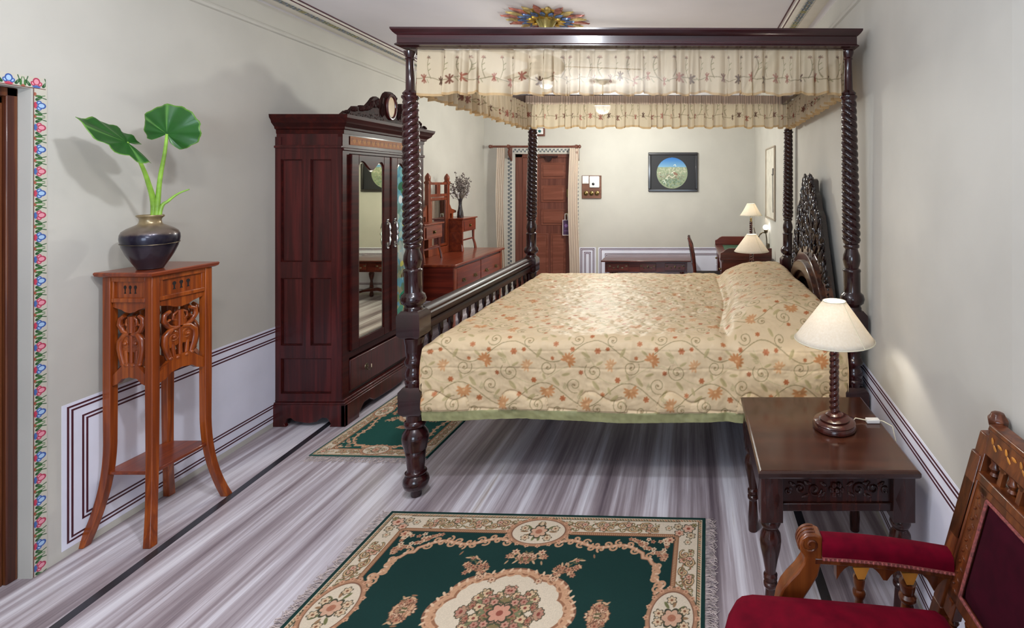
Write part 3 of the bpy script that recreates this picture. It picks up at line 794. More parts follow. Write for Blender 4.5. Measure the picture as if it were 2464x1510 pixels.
Zn += front*(1-sstep(V, 0, .1))*.006*np.sin(X*7+.6)
back = sstep(V, HF+1.9, HF+2.0); Yn += back*dis*.4
headdrop = sstep(X, .715, .75)
Xn = X.copy()
C = samp_tile(X, V*1.0)
wash = (snoise(U, V, 51, 3, 2)[..., None])*.05
C = C*(1+wash)
hem = (V < .044)[..., None]; C = np.where(hem, hx('#8c8a62')*(1+.12*snoise(U*6, V*.5, 61, 8, 2)[..., None]), C)
M_spread = painted('bedspread_satin', .48, spec=.25, bmp=.05, bscale=700)
grid_obj('bedspread', np.stack([Xn, Yn, Zn], -1), C, M_spread, label='cream and rust floral quilted bedspread with green hem drawn over the four-poster bed', cat='bedspread')
# foot end flap tucked inside the footboard (part of the same cloth)
bs = bpy.data.objects['bedspread']
n = len(vf); m_ = 14
Yc = Yn[:, 0]; Zc = Zn[:, 0]
k = np.linspace(0, 1, m_)[None, :]
sel = (Zc > .56); 
Yc2, Zc2 = Yc[sel], Zc[sel]
Pf = np.stack([np.repeat((-1.280-.012*np.sin(k*pi)), len(Yc2), 0), np.repeat(Yc2[:, None], m_, 1), Zc2[:, None]*(1-k)+.50*k+0*Zc2[:, None]], -1)
Cf = samp_tile(-1.28-k*.25+0*Yc2[:, None], vf[sel][:, None]+0*k)
grid_obj('foot_flap', Pf, Cf, M_spread, bs)
Yh, Zh = Yn[:, -1], Zn[:, -1]; sel = Zh > .56
Ph = np.stack([np.repeat(.75+.006*np.sin(k*pi), sel.sum(), 0), np.repeat(Yh[sel][:, None], m_, 1), Zh[sel][:, None]*(1-k)+.50*k], -1)
grid_obj('head_flap', Ph, samp_tile(.75+k*.25+0*Yh[sel][:, None], vf[sel][:, None]+0*k), M_spread, bs)

# ------------------------------------------------------------------ valances
def val_canvas(L, H, seed, res):
    c = Cv(L, H, res, '#cfbfa4'); r = random.Random(seed)
    pts = [(x, H*.36+.010*sin(x*28)) for x in np.arange(0, L, .01)]
    c.line(pts, .0014, '#7c7256')
    x = .03
    k = 0
    cols = ['#8e5648', '#54392e', '#9a5c4a', '#70463a', '#a2685a']
    while x < L:
        y = H*.36+.010*sin(x*28)+r.uniform(-.004, .004); col = r.choice(cols)
        for a in (pi/2, pi/2+.7, pi/2-.7, pi/2+pi, pi/2+pi+.6, pi/2+pi-.6):
            l = .013+.005*r.random(); c.line([(x, y), (x+l*1.25*cos(a), y+l*1.25*sin(a))], .0034, col, .0018)
        x2 = x+.045; pts = [(x2+.018*sin(t*2.6)*(1 if k % 2 else -1), H*.38+t*H*.44) for t in np.linspace(0, 1, 12)]
        c.line(pts, .0014, '#7c7256')
        for t in (4, 7):
            px, py = pts[t]; c.line([(px, py), (px+.014, py+.010)], .0018, '#8f8a68', .0005)
        px, py = pts[-1]
        for a in (0, .8, 1.6, 2.4, 3.1): c.line([(px, py), (px+.010*cos(a), py+.010*sin(a))], .0020, r.choice(['#8a6a58', '#6a5a4c', '#a07868']), .001)
        c.line([(x+.02, H*.36), (x+.03, H*.29)], .0018, '#8f8a68', .0005)
        x += .085+r.random()*.03; k += 1
    c.rect(0, L, 0, H*.06, '#c4a67c'); 
    return c
M_val = painted('valance_sheer', .95, spec=.05, trans=.40, alpha=.82)
M_val2 = painted('valance_cotton', .95, spec=.05, trans=.5, alpha=.95)
def valance(label, pa, pb, ztop, zbot, seed, mat, full=1.45, folds=26, inward=(0, 1), amp=.017, res=.0026, header=False, cols='#e0cfb2'):
    pa = np.array(pa); pb = np.array(pb); D = np.linalg.norm(pb-pa); L = D*full; H = ztop-zbot
    c = val_canvas(L, H, seed, res)
    S, Vv = np.meshgrid(c.xs/L, c.ys/H)  # Vv 0 bottom ..1 top
    r = np.random.RandomState(seed)
    ph = S*folds*2*pi+5.0*snoise(S*folds, S*0, seed+5, .5, 3)*3
    g = (1-Vv)
    off = amp*(.35+.65*g)*(np.sin(ph+.9*g*np.sin(S*31))+.45*np.sin(ph*2.3+1+g))
    along = .30*D/folds*np.sin(ph*1+1.3)*(.5+.5*g)*.5
    n = np.array(inward); t = (pb-pa)/D
    XY = pa[None, None]+t*(S[..., None]*D+along[..., None])+n*(off[..., None]+.0)
    Z = zbot+Vv*H+g*.008*np.sin(ph*.5+seed)+.004*g*np.sin(ph)
    if header:
        hd = Vv > .73; off2 = .0010*np.sin(S*folds*5*2*pi)
        c.a = np.where(hd[..., None], hx('#dcc4b0')*(.90+.10*np.sin(S*folds*5*2*pi))[..., None], c.a)
        XY = XY+n*(np.where(hd, off2, 0))[..., None]
    o = grid_obj('canopy_valance', np.concatenate([XY, Z[..., None]], -1), c.a, mat, label=label, cat='valance', group='floral ruffles round the bed canopy')
    return o
valance('long sheer floral canopy ruffle nearest the viewer, under the front rail', (XL+.02, 2.505), (XR-.06, 2.505), 2.156, 1.940, 1, M_val, folds=27, amp=.022)
valance('long floral canopy ruffle at the back of the bed with a tightly gathered header', (XL-.015, 4.258), (XR+.03, 4.258), 2.226, 1.962, 2, M_val2, folds=30, header=True, res=.003, amp=.013)
valance('floral canopy ruffle along the foot end of the bed, by the wardrobe', (XL-.012, 2.56), (XL+.0, 4.26), 2.156, 1.945, 3, M_val2, folds=26, inward=(1, 0), res=.003)
valance('floral canopy ruffle along the headboard end of the bed, by the wall', (XR-.035, 2.56), (XR-.0, 4.26), 2.156, 1.945, 4, M_val2, folds=26, inward=(-1, 0), res=.003)
# ------------------------------------------------------------------ wardrobe
wd = thing('wardrobe', 'tall dark red mahogany wardrobe with one mirror door, one painted door and carved crest', 'wardrobe', (-2.38, 3.735, 0))
WX0, WX1, WY0, WY1 = -2.60, -2.165, 3.25, 4.22
wm = (WY0+WY1)/2
mb = MB().box(WX0, WX1-.02, WY0, WY1, .15, 1.84)
mb.build('carcass', M_ward, wd, bevel=.004)
# near side: stiles, rails making sunken panels
mb = MB(); yy0, yy1 = WY0-.012, WY0+.001; xa, xb = WX0+.05, WX1-.07
for (x0, x1, z0, z1) in [(WX0, xa, .15, 1.80), (xb, WX1-.006, .15, 1.80), (xa, xb, 1.66, 1.75), (xa, xb, .92, 1.02), (xa, xb, .42, .50), (xa, xb, .15, .20), (-2.415, -2.365, .50, .92), (-2.415, -2.365, 1.02, 1.66)]:
    mb.box(x0, x1, yy0, yy1, z0, z1)
sp_ = mb.build('side_panelling', M_ward, wd)
MB().box(WX0-.0, WX1+.0, WY0-.022, WY0-.011, 1.73, 1.745).build('side_moulding', M_ward, wd, bevel=.003)
mb = MB()
for (x0, x1, z0, z1) in [(xa, -2.415, .50, .92), (-2.365, xb, .50, .92), (xa, -2.415, 1.02, 1.66), (-2.365, xb, 1.02, 1.66), (xa, xb, .20, .42)]:
    for (p, q, u, v) in [(x0, x0+.007, z0, z1), (x1-.007, x1, z0, z1), (x0+.007, x1-.007, z0, z0+.007), (x0+.007, x1-.007, z1-.007, z1)]:
        mb.box(p, q, WY0-.006, WY0-.0005, u, v)
mb.build('panel_beading', M_wardd, wd)
# front framing
mb = MB()
for (y0, y1, z0, z1) in [(WY0-.011, WY0+.05, .15, 1.70), (WY1-.05, WY1, .15, 1.70), (WY0+.05, WY1-.05, .40, .44), (WY0-.011, WY1, 1.70, 1.83)]:
    mb.box(WX1-.03, WX1, y0, y1, z0, z1)
mb.build('front_frame', M_wardd, wd)
MB().box(WX1-.005, WX1+.008, WY0-.014, WY1+.01, 1.715, 1.735).build('front_moulding', M_wardd, wd, bevel=.004)
ci = Cv(.86, .055, .0045, '#94551f'); rr = random.Random(3)
for k in range(34):
    x = .02+k*.025; ci.spiral(x, .027+.006*(-1)**k, .012, k, 1.2, .0016, '#b0752a' if k % 2 else '#6c3816'); ci.ell(x+.01, .03, .006, .003, '#b8843a', k)
X, Y = np.meshgrid(ci.xs, ci.ys)
grid_obj('inlay_panel', np.stack([np.full_like(X, WX1+.004), WY0+.055+X, 1.755+Y], -1), ci.a, painted('inlay', .6, coat=0), wd)
# cornice
mb = MB()
prof = [(-.02, 1.82), (.004, 1.82), (.006, 1.845), (.018, 1.85), (.020, 1.862), (.045, 1.885), (.05, 1.90), (.062, 1.915), (.066, 1.935), (-.02, 1.935)]
vs = []; k = len(prof)
for (cx, cy, sx, sy) in ((WX0+.0, WY0, -.1, -1), (WX1, WY0, 1, -1), (WX1, WY1, 1, 1), (WX0, WY1, -.1, 1)):
    for (o, z) in prof: vs.append((cx+sx*o, cy+sy*o, z))
fs = [(i*k+j, i*k+(j+1) % k, ((i+1) % 4)*k+(j+1) % k, ((i+1) % 4)*k+j) for i in range(4) for j in range(k)]
mb.add(vs, fs); mb.box(WX0, WX1+.01, WY0, WY1, 1.86, 1.93)
mb.build('cornice', M_wardd, wd, smooth=25)
# crest
L = []
pts = [(0, .235), (.03, .232), (.06, .215), (.075, .195), (.09, .17), (.10, .125), (.115, .15), (.14, .17), (.17, .175), (.20, .16), (.23, .13), (.26, .105), (.29, .085), (.31, .095), (.33, .09), (.345, .07), (.37, .08), (.40, .075), (.43, .05), (.45, .03), (.48, .035), (.50, .02), (.53, 0)]
poly = [(wm+y, 1.93+z) for y, z in pts]+[(wm-y, 1.93+z) for y, z in pts[::-1]]
mb = MB(); mb.prism(poly, WX1-.012, WX1+.012, lambda u, v, d_: (d_, u, v))
rr = random.Random(8)
for s in (-1, 1):
    for (y, z, ry, rz_, a) in [(.17, .125, .05, .022, -.6), (.22, .11, .04, .018, -.9), (.14, .13, .02, .035, 0), (.10, .09, .012, .05, 0), (.32, .07, .03, .016, -.5), (.40, .055, .03, .014, -.4), (.48, .03, .025, .010, -.3), (.05, .20, .03, .018, -.8), (.27, .08, .03, .014, -.6)]:
        mb.ball((WX1+.013, wm+s*y, 1.93+z), (.012, ry, rz_), 10, 6, M=Matrix.Rotation(s*a, 4, 'X'))
        for q in range(3):
            mb.ball((WX1+.022, wm+s*(y+.012*(q-1)), 1.93+z-.004*q), (.005, .004, rz_*.8), 6, 4, M=Matrix.Rotation(s*a*.5, 4, 'X'))
    for i in range(60):
        y = rr.random()*.40+.08; z = rr.random()*.055*(1-y/.6)+.012
        mb.ball((WX1+.012, wm+s*y, 1.93+z), (.003, .004, .004), 5, 3)
mb.build('crest', plain('carved_mahogany', '#2c1412', .6, coat=0, var=.35, nscale=60, bmp=.5, spec=.15), wd, smooth=50)
mb = MB()
n = 28
mb.tube([(WX1+.018, wm+.055*cos(2*pi*i/n), 2.055+.085*sin(2*pi*i/n)) for i in range(n+1)], .011, 8)
mb.build('medallion_rim', M_ward, wd)
mb = MB(); mb.prism([(wm+.046*cos(2*pi*i/n), 2.055+.074*sin(2*pi*i/n)) for i in range(n)], WX1+.012, WX1+.020, lambda u, v, d_: (d_, u, v))
mb.build('medallion', plain('pale_veneer', '#b89868', .4, coat=.3, var=.1), wd, bevel=.003)
# plinth
def footprof(L, zt, s0=.11, dip=.03):
    return [(0, zt), (L, zt), (L, 0), (L-s0, 0), (L-s0, .03), (L-s0-.05, .075), (L-s0-.11, .075), (L-s0-.16, .045), (L/2, .035), (s0+.16, .045), (s0+.11, .075), (s0+.05, .075), (s0, .03), (s0, 0), (0, 0)]
mb = MB()
Lf = WY1-WY0+.06
mb.prism([(WY0-.03+u, v) for u, v in footprof(Lf, .135, .14)], WX1, WX1+.028, lambda u, v, d_: (d_, u, v))
Ls = WX1+.028-WX0
sp = [(0, .135), (Ls, .135), (Ls, 0), (Ls-.10, 0), (Ls-.09, .02), (Ls-.115, .055), (Ls-.15, .055), (Ls-.18, .03), (Ls/2, .022), (.15, .035), (.125, .055), (.10, .05), (.085, .02), (.095, 0), (0, 0)]
mb.prism([(WX0+u, v) for u, v in sp], WY0-.03, WY0-.004, lambda u, v, d_: (u, d_, v))
mb.box(WX0, WX1+.022, WY0-.025, WY1+.025, .132, .148); mb.box(WX0, WX1+.012, WY0-.014, WY1+.014, .147, .162)
mb.box(WX0, WX0+.04, WY1-.03, WY1+.02, 0, .14); mb.box(WX1-.06, WX1+.01, WY1-.03, WY1+.02, 0, .14)
mb.build('plinth', M_ward, wd, smooth=20, bevel=.004)
# drawer
dr = MB().box(WX1-.01, WX1+.006, WY0+.055, WY1-.055, .19, .385).build('drawer', M_ward, wd, bevel=.005)
for y in (WY0+.22, WY1-.22):
    mb = MB(); mb.lathe([(.022, 0), (.020, .004), (.006, .006), (.006, .014)], M=Matrix.Translation((WX1+.005, y, .29)) @ Matrix.Rotation(pi/2, 4, 'Y'), seg=12)
    mb.tube([(WX1+.02, y-.03, .295), (WX1+.026, y-.02, .275), (WX1+.028, y, .268), (WX1+.026, y+.02, .275), (WX1+.02, y+.03, .295)], .0035, 6)
    mb.build('drawer_pull', M_brassd, dr)
# doors with scalloped glass
def wdoor(y0, y1, first):
    x = WX1; g0, g1 = y0+.075, y1-.075; zt, zb = 1.60, .50
    d = MB(); W = g1-g0
    def sc(t):  # scallop top
        return zt+.026+.028*cos(2*pi*(t-.12)/.76)*(1 if .12 < t < .88 else 0)+(.028 if not .12 < t < .88 else 0)-.03*(max(0, abs(2*t-1)-.76)/.24)**2
    top = [(g0+W*t, sc(t)) for t in np.linspace(0, 1, 33)]
    a, b2 = x-.004, x+.016
    fn = lambda u, v, d_: (d_, u, v)
    d.box(a, b2, y0+.004, g0, .445, 1.695); d.box(a, b2, g1, y1-.004, .445, 1.695); d.box(a, b2, g0, g1, .445, zb)
    d.prism([(g1, 1.695), (g0, 1.695)]+top, a, b2, fn)
    o = d.build('door', M_wardd if first else M_wardd, wd, smooth=25, bevel=.003)
    gl = [(g0, zb), (g1, zb)]+top[::-1]
    # bevelled strip round the glass
    cy, cz = (g0+g1)/2, 1.05; ins = [(cy+(u-cy)*(1-.014/(W/2)), cz+(v-cz)*(1-.012/.55)) for u, v in gl]
    vs = [(x+.004, u, v) for u, v in gl]+[(x+.007, u, v) for u, v in ins]; nn = len(gl)
    mb = MB(); mb.add(vs, [(i, (i+1) % nn, nn+(i+1) % nn, nn+i) for i in range(nn)]); mb.build('glass_bevel', M_bevelg, o, smooth=0)
    if first:
        MB().prism(ins, x+.001, x+.0072, fn).build('mirror', M_mirror, o, smooth=0)
    else:
        c = Cv(W, 1.2, .0042, '#5f9cae'); r = random.Random(9)
        MB().prism(ins, x+.001, x+.0062, fn).build('glass', M_bevelg, o, smooth=0)
        for i in range(260):
            yv = r.random()*1.2; xv = r.random()*W
            if yv > .85: col = r.choice(['#4f97b0', '#6fb0c2', '#3f86a6', '#7fb8b8'])
            elif yv > .60: col = r.choice(['#7fb0b8', '#9cc4c4', '#6d9890', '#b8c8b8', '#4d8078'])
            elif yv > .35: col = r.choice(['#a8b0a8', '#8f988c', '#c8c8b0', '#6d7c6c'])
            else: col = r.choice(['#b8a850', '#8c8a4a', '#c8c06a', '#5f7a50', '#a89468'])
            c.ell(xv, yv, .015+.03*r.random(), .01+.03*r.random(), col, r.random()*3, .7)
        for (px, py, rx, ry, col) in [(.06, .98, .05, .03, '#2f6a48'), (.10, .95, .05, .025, '#3d7a50'), (.13, .78, .05, .05, '#c8b830'), (.11, .70, .035, .03, '#d0c040'), (.05, .88, .03, .03, '#e8ecec'), (.08, .17, .05, .02, '#2a8a6a'), (.04, .06, .05, .03, '#2f9078'), (.10, .32, .05, .02, '#4a3a28'), (.07, .40, .03, .02, '#c8c060'), (.12, .12, .05, .03, '#b8b850')]:
            c.ell(px, py, rx, ry, col, .3, .9)
        for i in range(30):
            px = r.random()*W; py = .2+r.random()*.5; c.line([(px, py), (px+r.uniform(-.01, .01), py+.06+r.random()*.1)], .002, r.choice(['#5c6a50', '#e0dcc8', '#8a7a5c', '#c8c49a']))
        X, Y = np.meshgrid(c.xs, c.ys); tt = X/W
        T = 1.592+.020+.026*np.where((tt > .12) & (tt < .88), np.cos(2*pi*(tt-.12)/.76), 1)-.032*(np.clip(np.abs(2*tt-1)-.74, 0, 1)/.26)**2
        Z = np.minimum(.508+Y, T)
        keep = slice(None)
        grid_obj('glass_painting', np.stack([np.full_like(X, x+.0076), g0+.010+X*(W-.02)/W, Z], -1), c.a, painted('glass_paint', .12, coat=.6), o)
    return o
d1 = wdoor(WY0+.05, wm-.008, True); d2 = wdoor(wm+.008, WY1-.05, False)
MB().tube([(WX1+.012, wm, .45), (WX1+.012, wm, 1.695)], .012, 10).build('door_moulding', M_wardd, wd)
for (dd, y) in ((d1, wm-.045), (d2, wm+.045)):
    mb = MB()
    mb.tube([(WX1+.018, y, 1.235), (WX1+.034, y, 1.225), (WX1+.038, y, 1.19), (WX1+.036, y, 1.17), (WX1+.040, y, 1.15), (WX1+.036, y, 1.13), (WX1+.038, y, 1.11), (WX1+.034, y, 1.075), (WX1+.018, y, 1.065)], [.004, .005, .009, .004, .010, .004, .009, .005, .004], 8)
    mb.box(WX1+.014, WX1+.019, y-.010, y+.010, 1.05, 1.09); mb.box(WX1+.014, WX1+.019, y-.010, y+.010, 1.215, 1.255)
    for z in (1.25, 1.05): mb.ball((WX1+.022, y, z), .008, 8, 6)
    mb.build('door_handle', M_steel, dd)

# ------------------------------------------------------------------ plant stand
st = thing('plant_stand', 'tall reddish teak plant stand with carved bird-like side panels and splayed legs', 'plant stand', (-2.390, 2.345, 0))
HXX, HYY, ZS = .090, .122, 1.137
for sx, sy in ((-1, -1), (1, -1), (1, 1), (-1, 1)):
    mb = MB(); w_ = .0165; vs = []; P = []
    for z in np.linspace(ZS-.022, 0, 26):
        t = max(0, (.40-z)/.40); o = .046*t**2.2+.006*t; P.append((sx*(HXX+o*.95), sy*(HYY+o*1.1), z))
    for (x, y, z) in P:
        ww = w_*(1-.15*max(0, (.6-z)/.6)+.12*max(0, (.12-z)/.12))
        for a, b2 in ((-1, -1), (1, -1), (1, 1), (-1, 1)): vs.append((x+a*ww, y+b2*ww, z))
    n = len(P); fs = [(i*4+k, i*4+(k+1) % 4, i*4+4+(k+1) % 4, i*4+4+k) for i in range(n-1) for k in range(4)]+[(0, 1, 2, 3), (4*n-4, 4*n-3, 4*n-2, 4*n-1)]
    mb.add(vs, fs); mb.build('leg', M_stand, st, world=False, bevel=.003)
vs = []
for (z, f) in ((ZS-.022, -.012), (ZS-.016, -.003), (ZS-.005, 0), (ZS, -.003)):
    for sx, sy in ((-1, -1), (1, -1), (1, 1), (-1, 1)): vs.append((sx*(.125+f), sy*(.158+f), z))
MB().add(vs, [(i*4+k, i*4+(k+1) % 4, i*4+4+(k+1) % 4, i*4+4+k) for i in range(3) for k in range(4)]+[(0, 1, 2, 3), (12, 13, 14, 15)]).build('top', M_standx, st, world=False, smooth=0)
MB().box(-HXX-.012, HXX+.012, -HYY-.012, HYY+.012, .272, .287).build('shelf', M_standx, st, world=False, bevel=.003)
def side_fn(k):
    R = Matrix.Rotation(k*pi/2, 3, 'Z'); d0 = HYY if k % 2 == 0 else HXX; sc_ = 1.0 if k % 2 == 0 else (HYY-.018)/(HXX-.018)
    return lambda u, v, d_: tuple(R @ Vector((u*sc_, -d0+d_, v-.016)))
def spiral_pts(cu, cv, r0, a0, turns, hand=1, n=22):
    return [(cu+r0*(1-.86*i/n)*cos(a0+hand*2*pi*turns*i/n), cv+r0*(1-.86*i/n)*sin(a0+hand*2*pi*turns*i/n)) for i in range(n+1)]
M_key = plain('pierced_shadow_wood', '#160a06', .9)
for k in range(4):
    fn = side_fn(k); hw = HXX-.018
    mb = MB()
    mb.prism([(-hw, 1.03), (hw, 1.03), (hw, 1.13), (-hw, 1.13)], -.004, .008, fn)
    mb.prism([(-hw, 1.11), (hw, 1.11), (hw, 1.13), (-hw, 1.13)], -.014, -.003, fn); mb.prism([(-hw, 1.022), (hw, 1.022), (hw, 1.04), (-hw, 1.04)], -.014, -.003, fn)
    for s in (-1, 1): mb.prism([(s*hw, 1.03), (s*(hw-.010), 1.03), (s*(hw-.010), 1.12), (s*hw, 1.12)], -.012, -.003, fn)
    ap = mb.build('apron', M_stand, st, world=False, bevel=.002)
    mb = MB()
    for u in (-.022, 0, .022):
        key = [(u+.0058*cos(a), 1.085+.0085*sin(a)) for a in np.linspace(-1.1, pi+1.1, 14)]+[(u-.002, 1.066), (u-.0045, 1.058), (u+.0045, 1.058), (u+.002, 1.066)]
        mb.prism(key, -.0048, .0088, fn)
    mb.build('keyhole_shade_inlay', M_key, ap, world=False)  # dark solid plates painted as the shade inside keyhole cut-outs
    mb = MB()
    def tb(pts, w_, fl=.7): mb.tube([fn(u*.78, v, .002) for u, v in pts], w_ if isinstance(w_, list) else w_*.9, 8)
    top_arch = [(-hw, 1.03), (-hw, .985)]+[(-hw*.82, .978), (-hw*.5, .968), (-hw*.3, .955), (0, .948), (hw*.3, .955), (hw*.5, .968), (hw*.82, .978)]+[(hw, .985), (hw, 1.03)]
    mb.prism([(u, 1.03-(1.03-v)*.72+.004) for u, v in top_arch], -.006, .010, fn)
    bot = [(-hw, .70), (-hw*.8, .715), (-hw*.55, .735), (-hw*.3, .752), (hw*.3, .752), (hw*.55, .735), (hw*.8, .715), (hw, .70), (hw, .655), (hw*.7, .665), (hw*.45, .685), (0, .692), (-hw*.45, .685), (-hw*.7, .665), (-hw, .655)]
    mb.prism([(u, v+.01) for u, v in bot], -.008, .010, fn)
    # figure: wings, body volutes and three legs
    mb.prism([(.78*u, v) for u, v in [(-.020, .888), (-.050, .872), (-.060, .845), (-.056, .815), (-.044, .800), (-.020, .806), (0, .812), (.020, .806), (.044, .800), (.056, .815), (.060, .845), (.050, .872), (.020, .888)]], -.002, .006, fn)
    mb.prism([(.78*u, v) for u, v in [(-.018, .885), (-.026, .905), (-.020, .925), (-.012, .945), (.012, .945), (.020, .925), (.026, .905), (.018, .885)]], -.002, .006, fn)
    for s in (-1, 1):
        tb([(s*.040, .962), (s*.062, .950), (s*.066, .925), (s*.046, .895), (s*.020, .885)], [.008, .010, .011, .010, .008])
        tb([(s*.066, .93), (s*.056, .915), (s*.040, .925)], .006)
        tb([(s*.010, .955), (s*.026, .945), (s*.030, .925), (s*.014, .915)], .006)
        tb([(s*.006, .885), (s*.036, .880), (s*.060, .855), (s*.062, .825), (s*.056, .795), (s*.046, .765), (s*.040, .745)], [.010, .012, .014, .014, .013, .012, .010])
        tb(spiral_pts(s*.028, .845, .024, 1.5, 1.4, s), .0065)
        tb([(s*.030, .815), (s*.028, .785), (s*.024, .750)], .009)
        mb.ball(fn(s*.034, .755, 0), (.014, .010, .010), 8, 5); mb.ball(fn(s*.014, .752, -.004), (.012, .008, .008), 8, 5)
        mb.ball(fn(s*.022, .845, -.004), .008, 8, 5)
    tb([(0, .96), (0, .93), (0, .89)], [.014, .012, .012]); tb([(0, .880), (0, .80), (0, .75)], [.010, .008, .009])
    mb.build('carved_panel', M_stand, st, world=False, smooth=50)

# pot
PX, PY = -2.378, 2.29; PZ = 1.137
pot = thing('metal_pot', 'dark round metal water pot with brassy flared neck standing on the plant stand', 'pot', (PX, PY, PZ))
pr = [(.052, 0), (.060, .003), (.062, .008), (.080, .030), (.104, .062), (.122, .095), (.1265, .108), (.128, .112), (.131, .128), (.129, .145), (.121, .158), (.10, .170), (.072, .180), (.056, .186), (.050, .193), (.048, .205), (.052, .212), (.060, .217), (.0625, .221), (.060, .225), (.052, .221), (.045, .215)]
m, nt, b = newmat('pot_metal'); M_pot = m
g = N(nt, 'ShaderNodeTexCoord'); sx = N(nt, 'ShaderNodeSeparateXYZ'); nt.links.new(g.outputs['Object'], sx.inputs[0])
nz_ = N(nt, 'ShaderNodeTexNoise'); nz_.inputs['Scale'].default_value = 25; nz_.inputs['Detail'].default_value = 6; nt.links.new(g.outputs['Object'], nz_.inputs['Vector'])
ad = N(nt, 'ShaderNodeMath', operation='MULTIPLY_ADD'); ad.inputs[1].default_value = .03; nt.links.new(nz_.outputs[0], ad.inputs[0]); nt.links.new(sx.outputs[2], ad.inputs[2])
mr = N(nt, 'ShaderNodeMath', operation='MULTIPLY'); mr.inputs[1].default_value = 4; nt.links.new(ad.outputs[0], mr.inputs[0])
nt.links.new(ramp(nt, [(0, '#3e343a'), (.44, '#362d36'), (.50, '#1b1926'), (.66, '#262233'), (.705, '#6c5e55'), (.8, '#7d6e60'), (.86, '#93805e')], mr.outputs[0]), b.inputs['Base Color'])
b.inputs['Metallic'].default_value = .45; b.inputs['Roughness'].default_value = .28; b.inputs['Coat Weight'].default_value = .3
bump(nt, b, nz_.outputs[0], .15, .003)
pr = [(a*.735, b_*1.055) for a, b_ in pr]
mb = MB(); mb.lathe(pr, c=(PX, PY, PZ), seg=48); mb.build('body', M_pot, pot)
mb = MB(); n = 48; mb.tube([(PX+.0945*cos(2*pi*i/n), PY+.0945*sin(2*pi*i/n), PZ+.113+.002*sin(4*pi*i/n)) for i in range(n+1)], .0013, 6)
mb.build('seam', M_brassd, pot)
# plant
pl = thing('leafy_plant', 'elephant-ear plant with two big heart-shaped green leaves in the metal pot', 'plant', (PX, PY, 1.30))
def wp(px, py, Y): return np.array([(px-1660)*Y/1250, Y, 1.52-(py-437)*Y/1250])
def leaf(name, P, e1, e2, nrm, table, bend, R=18, A=60):
    th = np.linspace(0, 1, A+1); ang = np.interp(th, np.linspace(0, 1, len(table)), [t[0] for t in table]); rad = np.interp(th, np.linspace(0, 1, len(table)), [t[1] for t in table])
    rad = rad*(1+.02*np.sin(ang*np.pi/180*17))
    q = np.linspace(0.0, 1, R)[:, None]
    u = q*(rad*np.cos(np.radians(ang)))[None]; v = q*(rad*np.sin(np.radians(ang)))[None]
    w = bend(u, v)+.006*q**2*np.sin(np.radians(ang)*9)[None]+.003*np.abs(np.sin(np.radians(ang)*7))[None]*q
    Pp = P+u[..., None]*e1+v[..., None]*e2+w[..., None]*nrm
    vein = (np.abs(np.sin(np.radians(ang-90)*3.5)) < .10)[None]*(q > .1)
    Cc = np.where(vein[..., None], hx('#5c8c44'), hx('#265820'))*np.ones(Pp.shape)
    Cc = Cc*(1+.18*snoise(u*40, v*40, 7, 1, 2)[..., None])
    edge = (q > .965)[..., None]; Cc = np.where(edge, hx('#6c9a3c'), Cc)
    o = grid_obj(name, Pp, Cc, M_leafp, pl); s = o.modifiers.new('thick', 'SOLIDIFY'); s.thickness = .0012; return o
M_leafp = painted('leaf_skin', .38, coat=.1, trans=.12)
Pl = wp(402, 322, 2.30); k = .00184
T1 = [(-72, 22), (-58, 42), (-40, 50), (-15, 62), (5, 69), (30, 72), (55, 76), (75, 74), (95, 73), (115, 68), (135, 64), (155, 52), (175, 45), (195, 44), (207, 36), (214, 18)]
e1 = np.array([.93, .28, -.02]); e2 = np.array([.0, .12, .99]); nr = np.array([.28, -.93, .1])
leaf('leaf', Pl, e1, e2, nr, [(a, r_*k*.97) for a, r_ in T1], lambda u, v: -.9*(u**2)+.25*v-1.2*v**2)
Pm = wp(306, 342, 2.13)
T2 = [(-158, .05), (-150, .12), (-138, .150), (-115, .145), (-90, .13), (-60, .150), (-35, .175), (-15, .20), (0, .235), (15, .195), (35, .165), (60, .135), (85, .115), (110, .105), (135, .11), (150, .08), (158, .04)]
e1 = np.array([-.045, -.17, .075]); e1 = wp(178, 283, 1.985)-Pm; L1_ = np.linalg.norm(e1); e1 /= L1_
e2 = (wp(334, 298, 2.20)-wp(346, 358, 2.11)); e2 /= np.linalg.norm(e2); nr = np.cross(e1, e2)
T2 = [(a_, r_*L1_/.235) for a_, r_ in T2]
leaf('leaf', Pm, e1, e2, nr, T2, lambda u, v: .25*v**2-.2*np.clip(u, 0, 1)**2)
def stalk(pts, r0, r1, name='stalk'):
    P = [Vector(p) for p in pts]; out = []
    for i in range(len(P)-1):
        for t in np.linspace(0, 1, 7)[:-1]:
            p0, p1, p2, p3 = P[max(i-1, 0)], P[i], P[i+1], P[min(i+2, len(P)-1)]
            out.append(.5*((2*p1)+(p2-p0)*t+(2*p0-5*p1+4*p2-p3)*t*t+(3*p1-p0-3*p2+p3)*t**3))
    out.append(P[-1]); n = len(out)
    return MB().tube(out, [r0+(r1-r0)*i/(n-1) for i in range(n)], 10).build(name, M_stalk, pl)
stalk([(PX+.012, PY, 1.18), wp(378, 505, 2.315), wp(385, 430, 2.31), wp(396, 370, 2.305), Pl], .011, .005)
stalk([(PX+.004, PY, 1.20), wp(370, 500, 2.315), wp(357, 440, 2.26), wp(335, 385, 2.19), Pm], .013, .004)
o = stalk([(PX+.02, PY, 1.20), wp(386, 506, 2.32), wp(405, 483, 2.34), wp(430, 465, 2.36), wp(456, 455, 2.38)], .009, .0025, 'young_leaf')

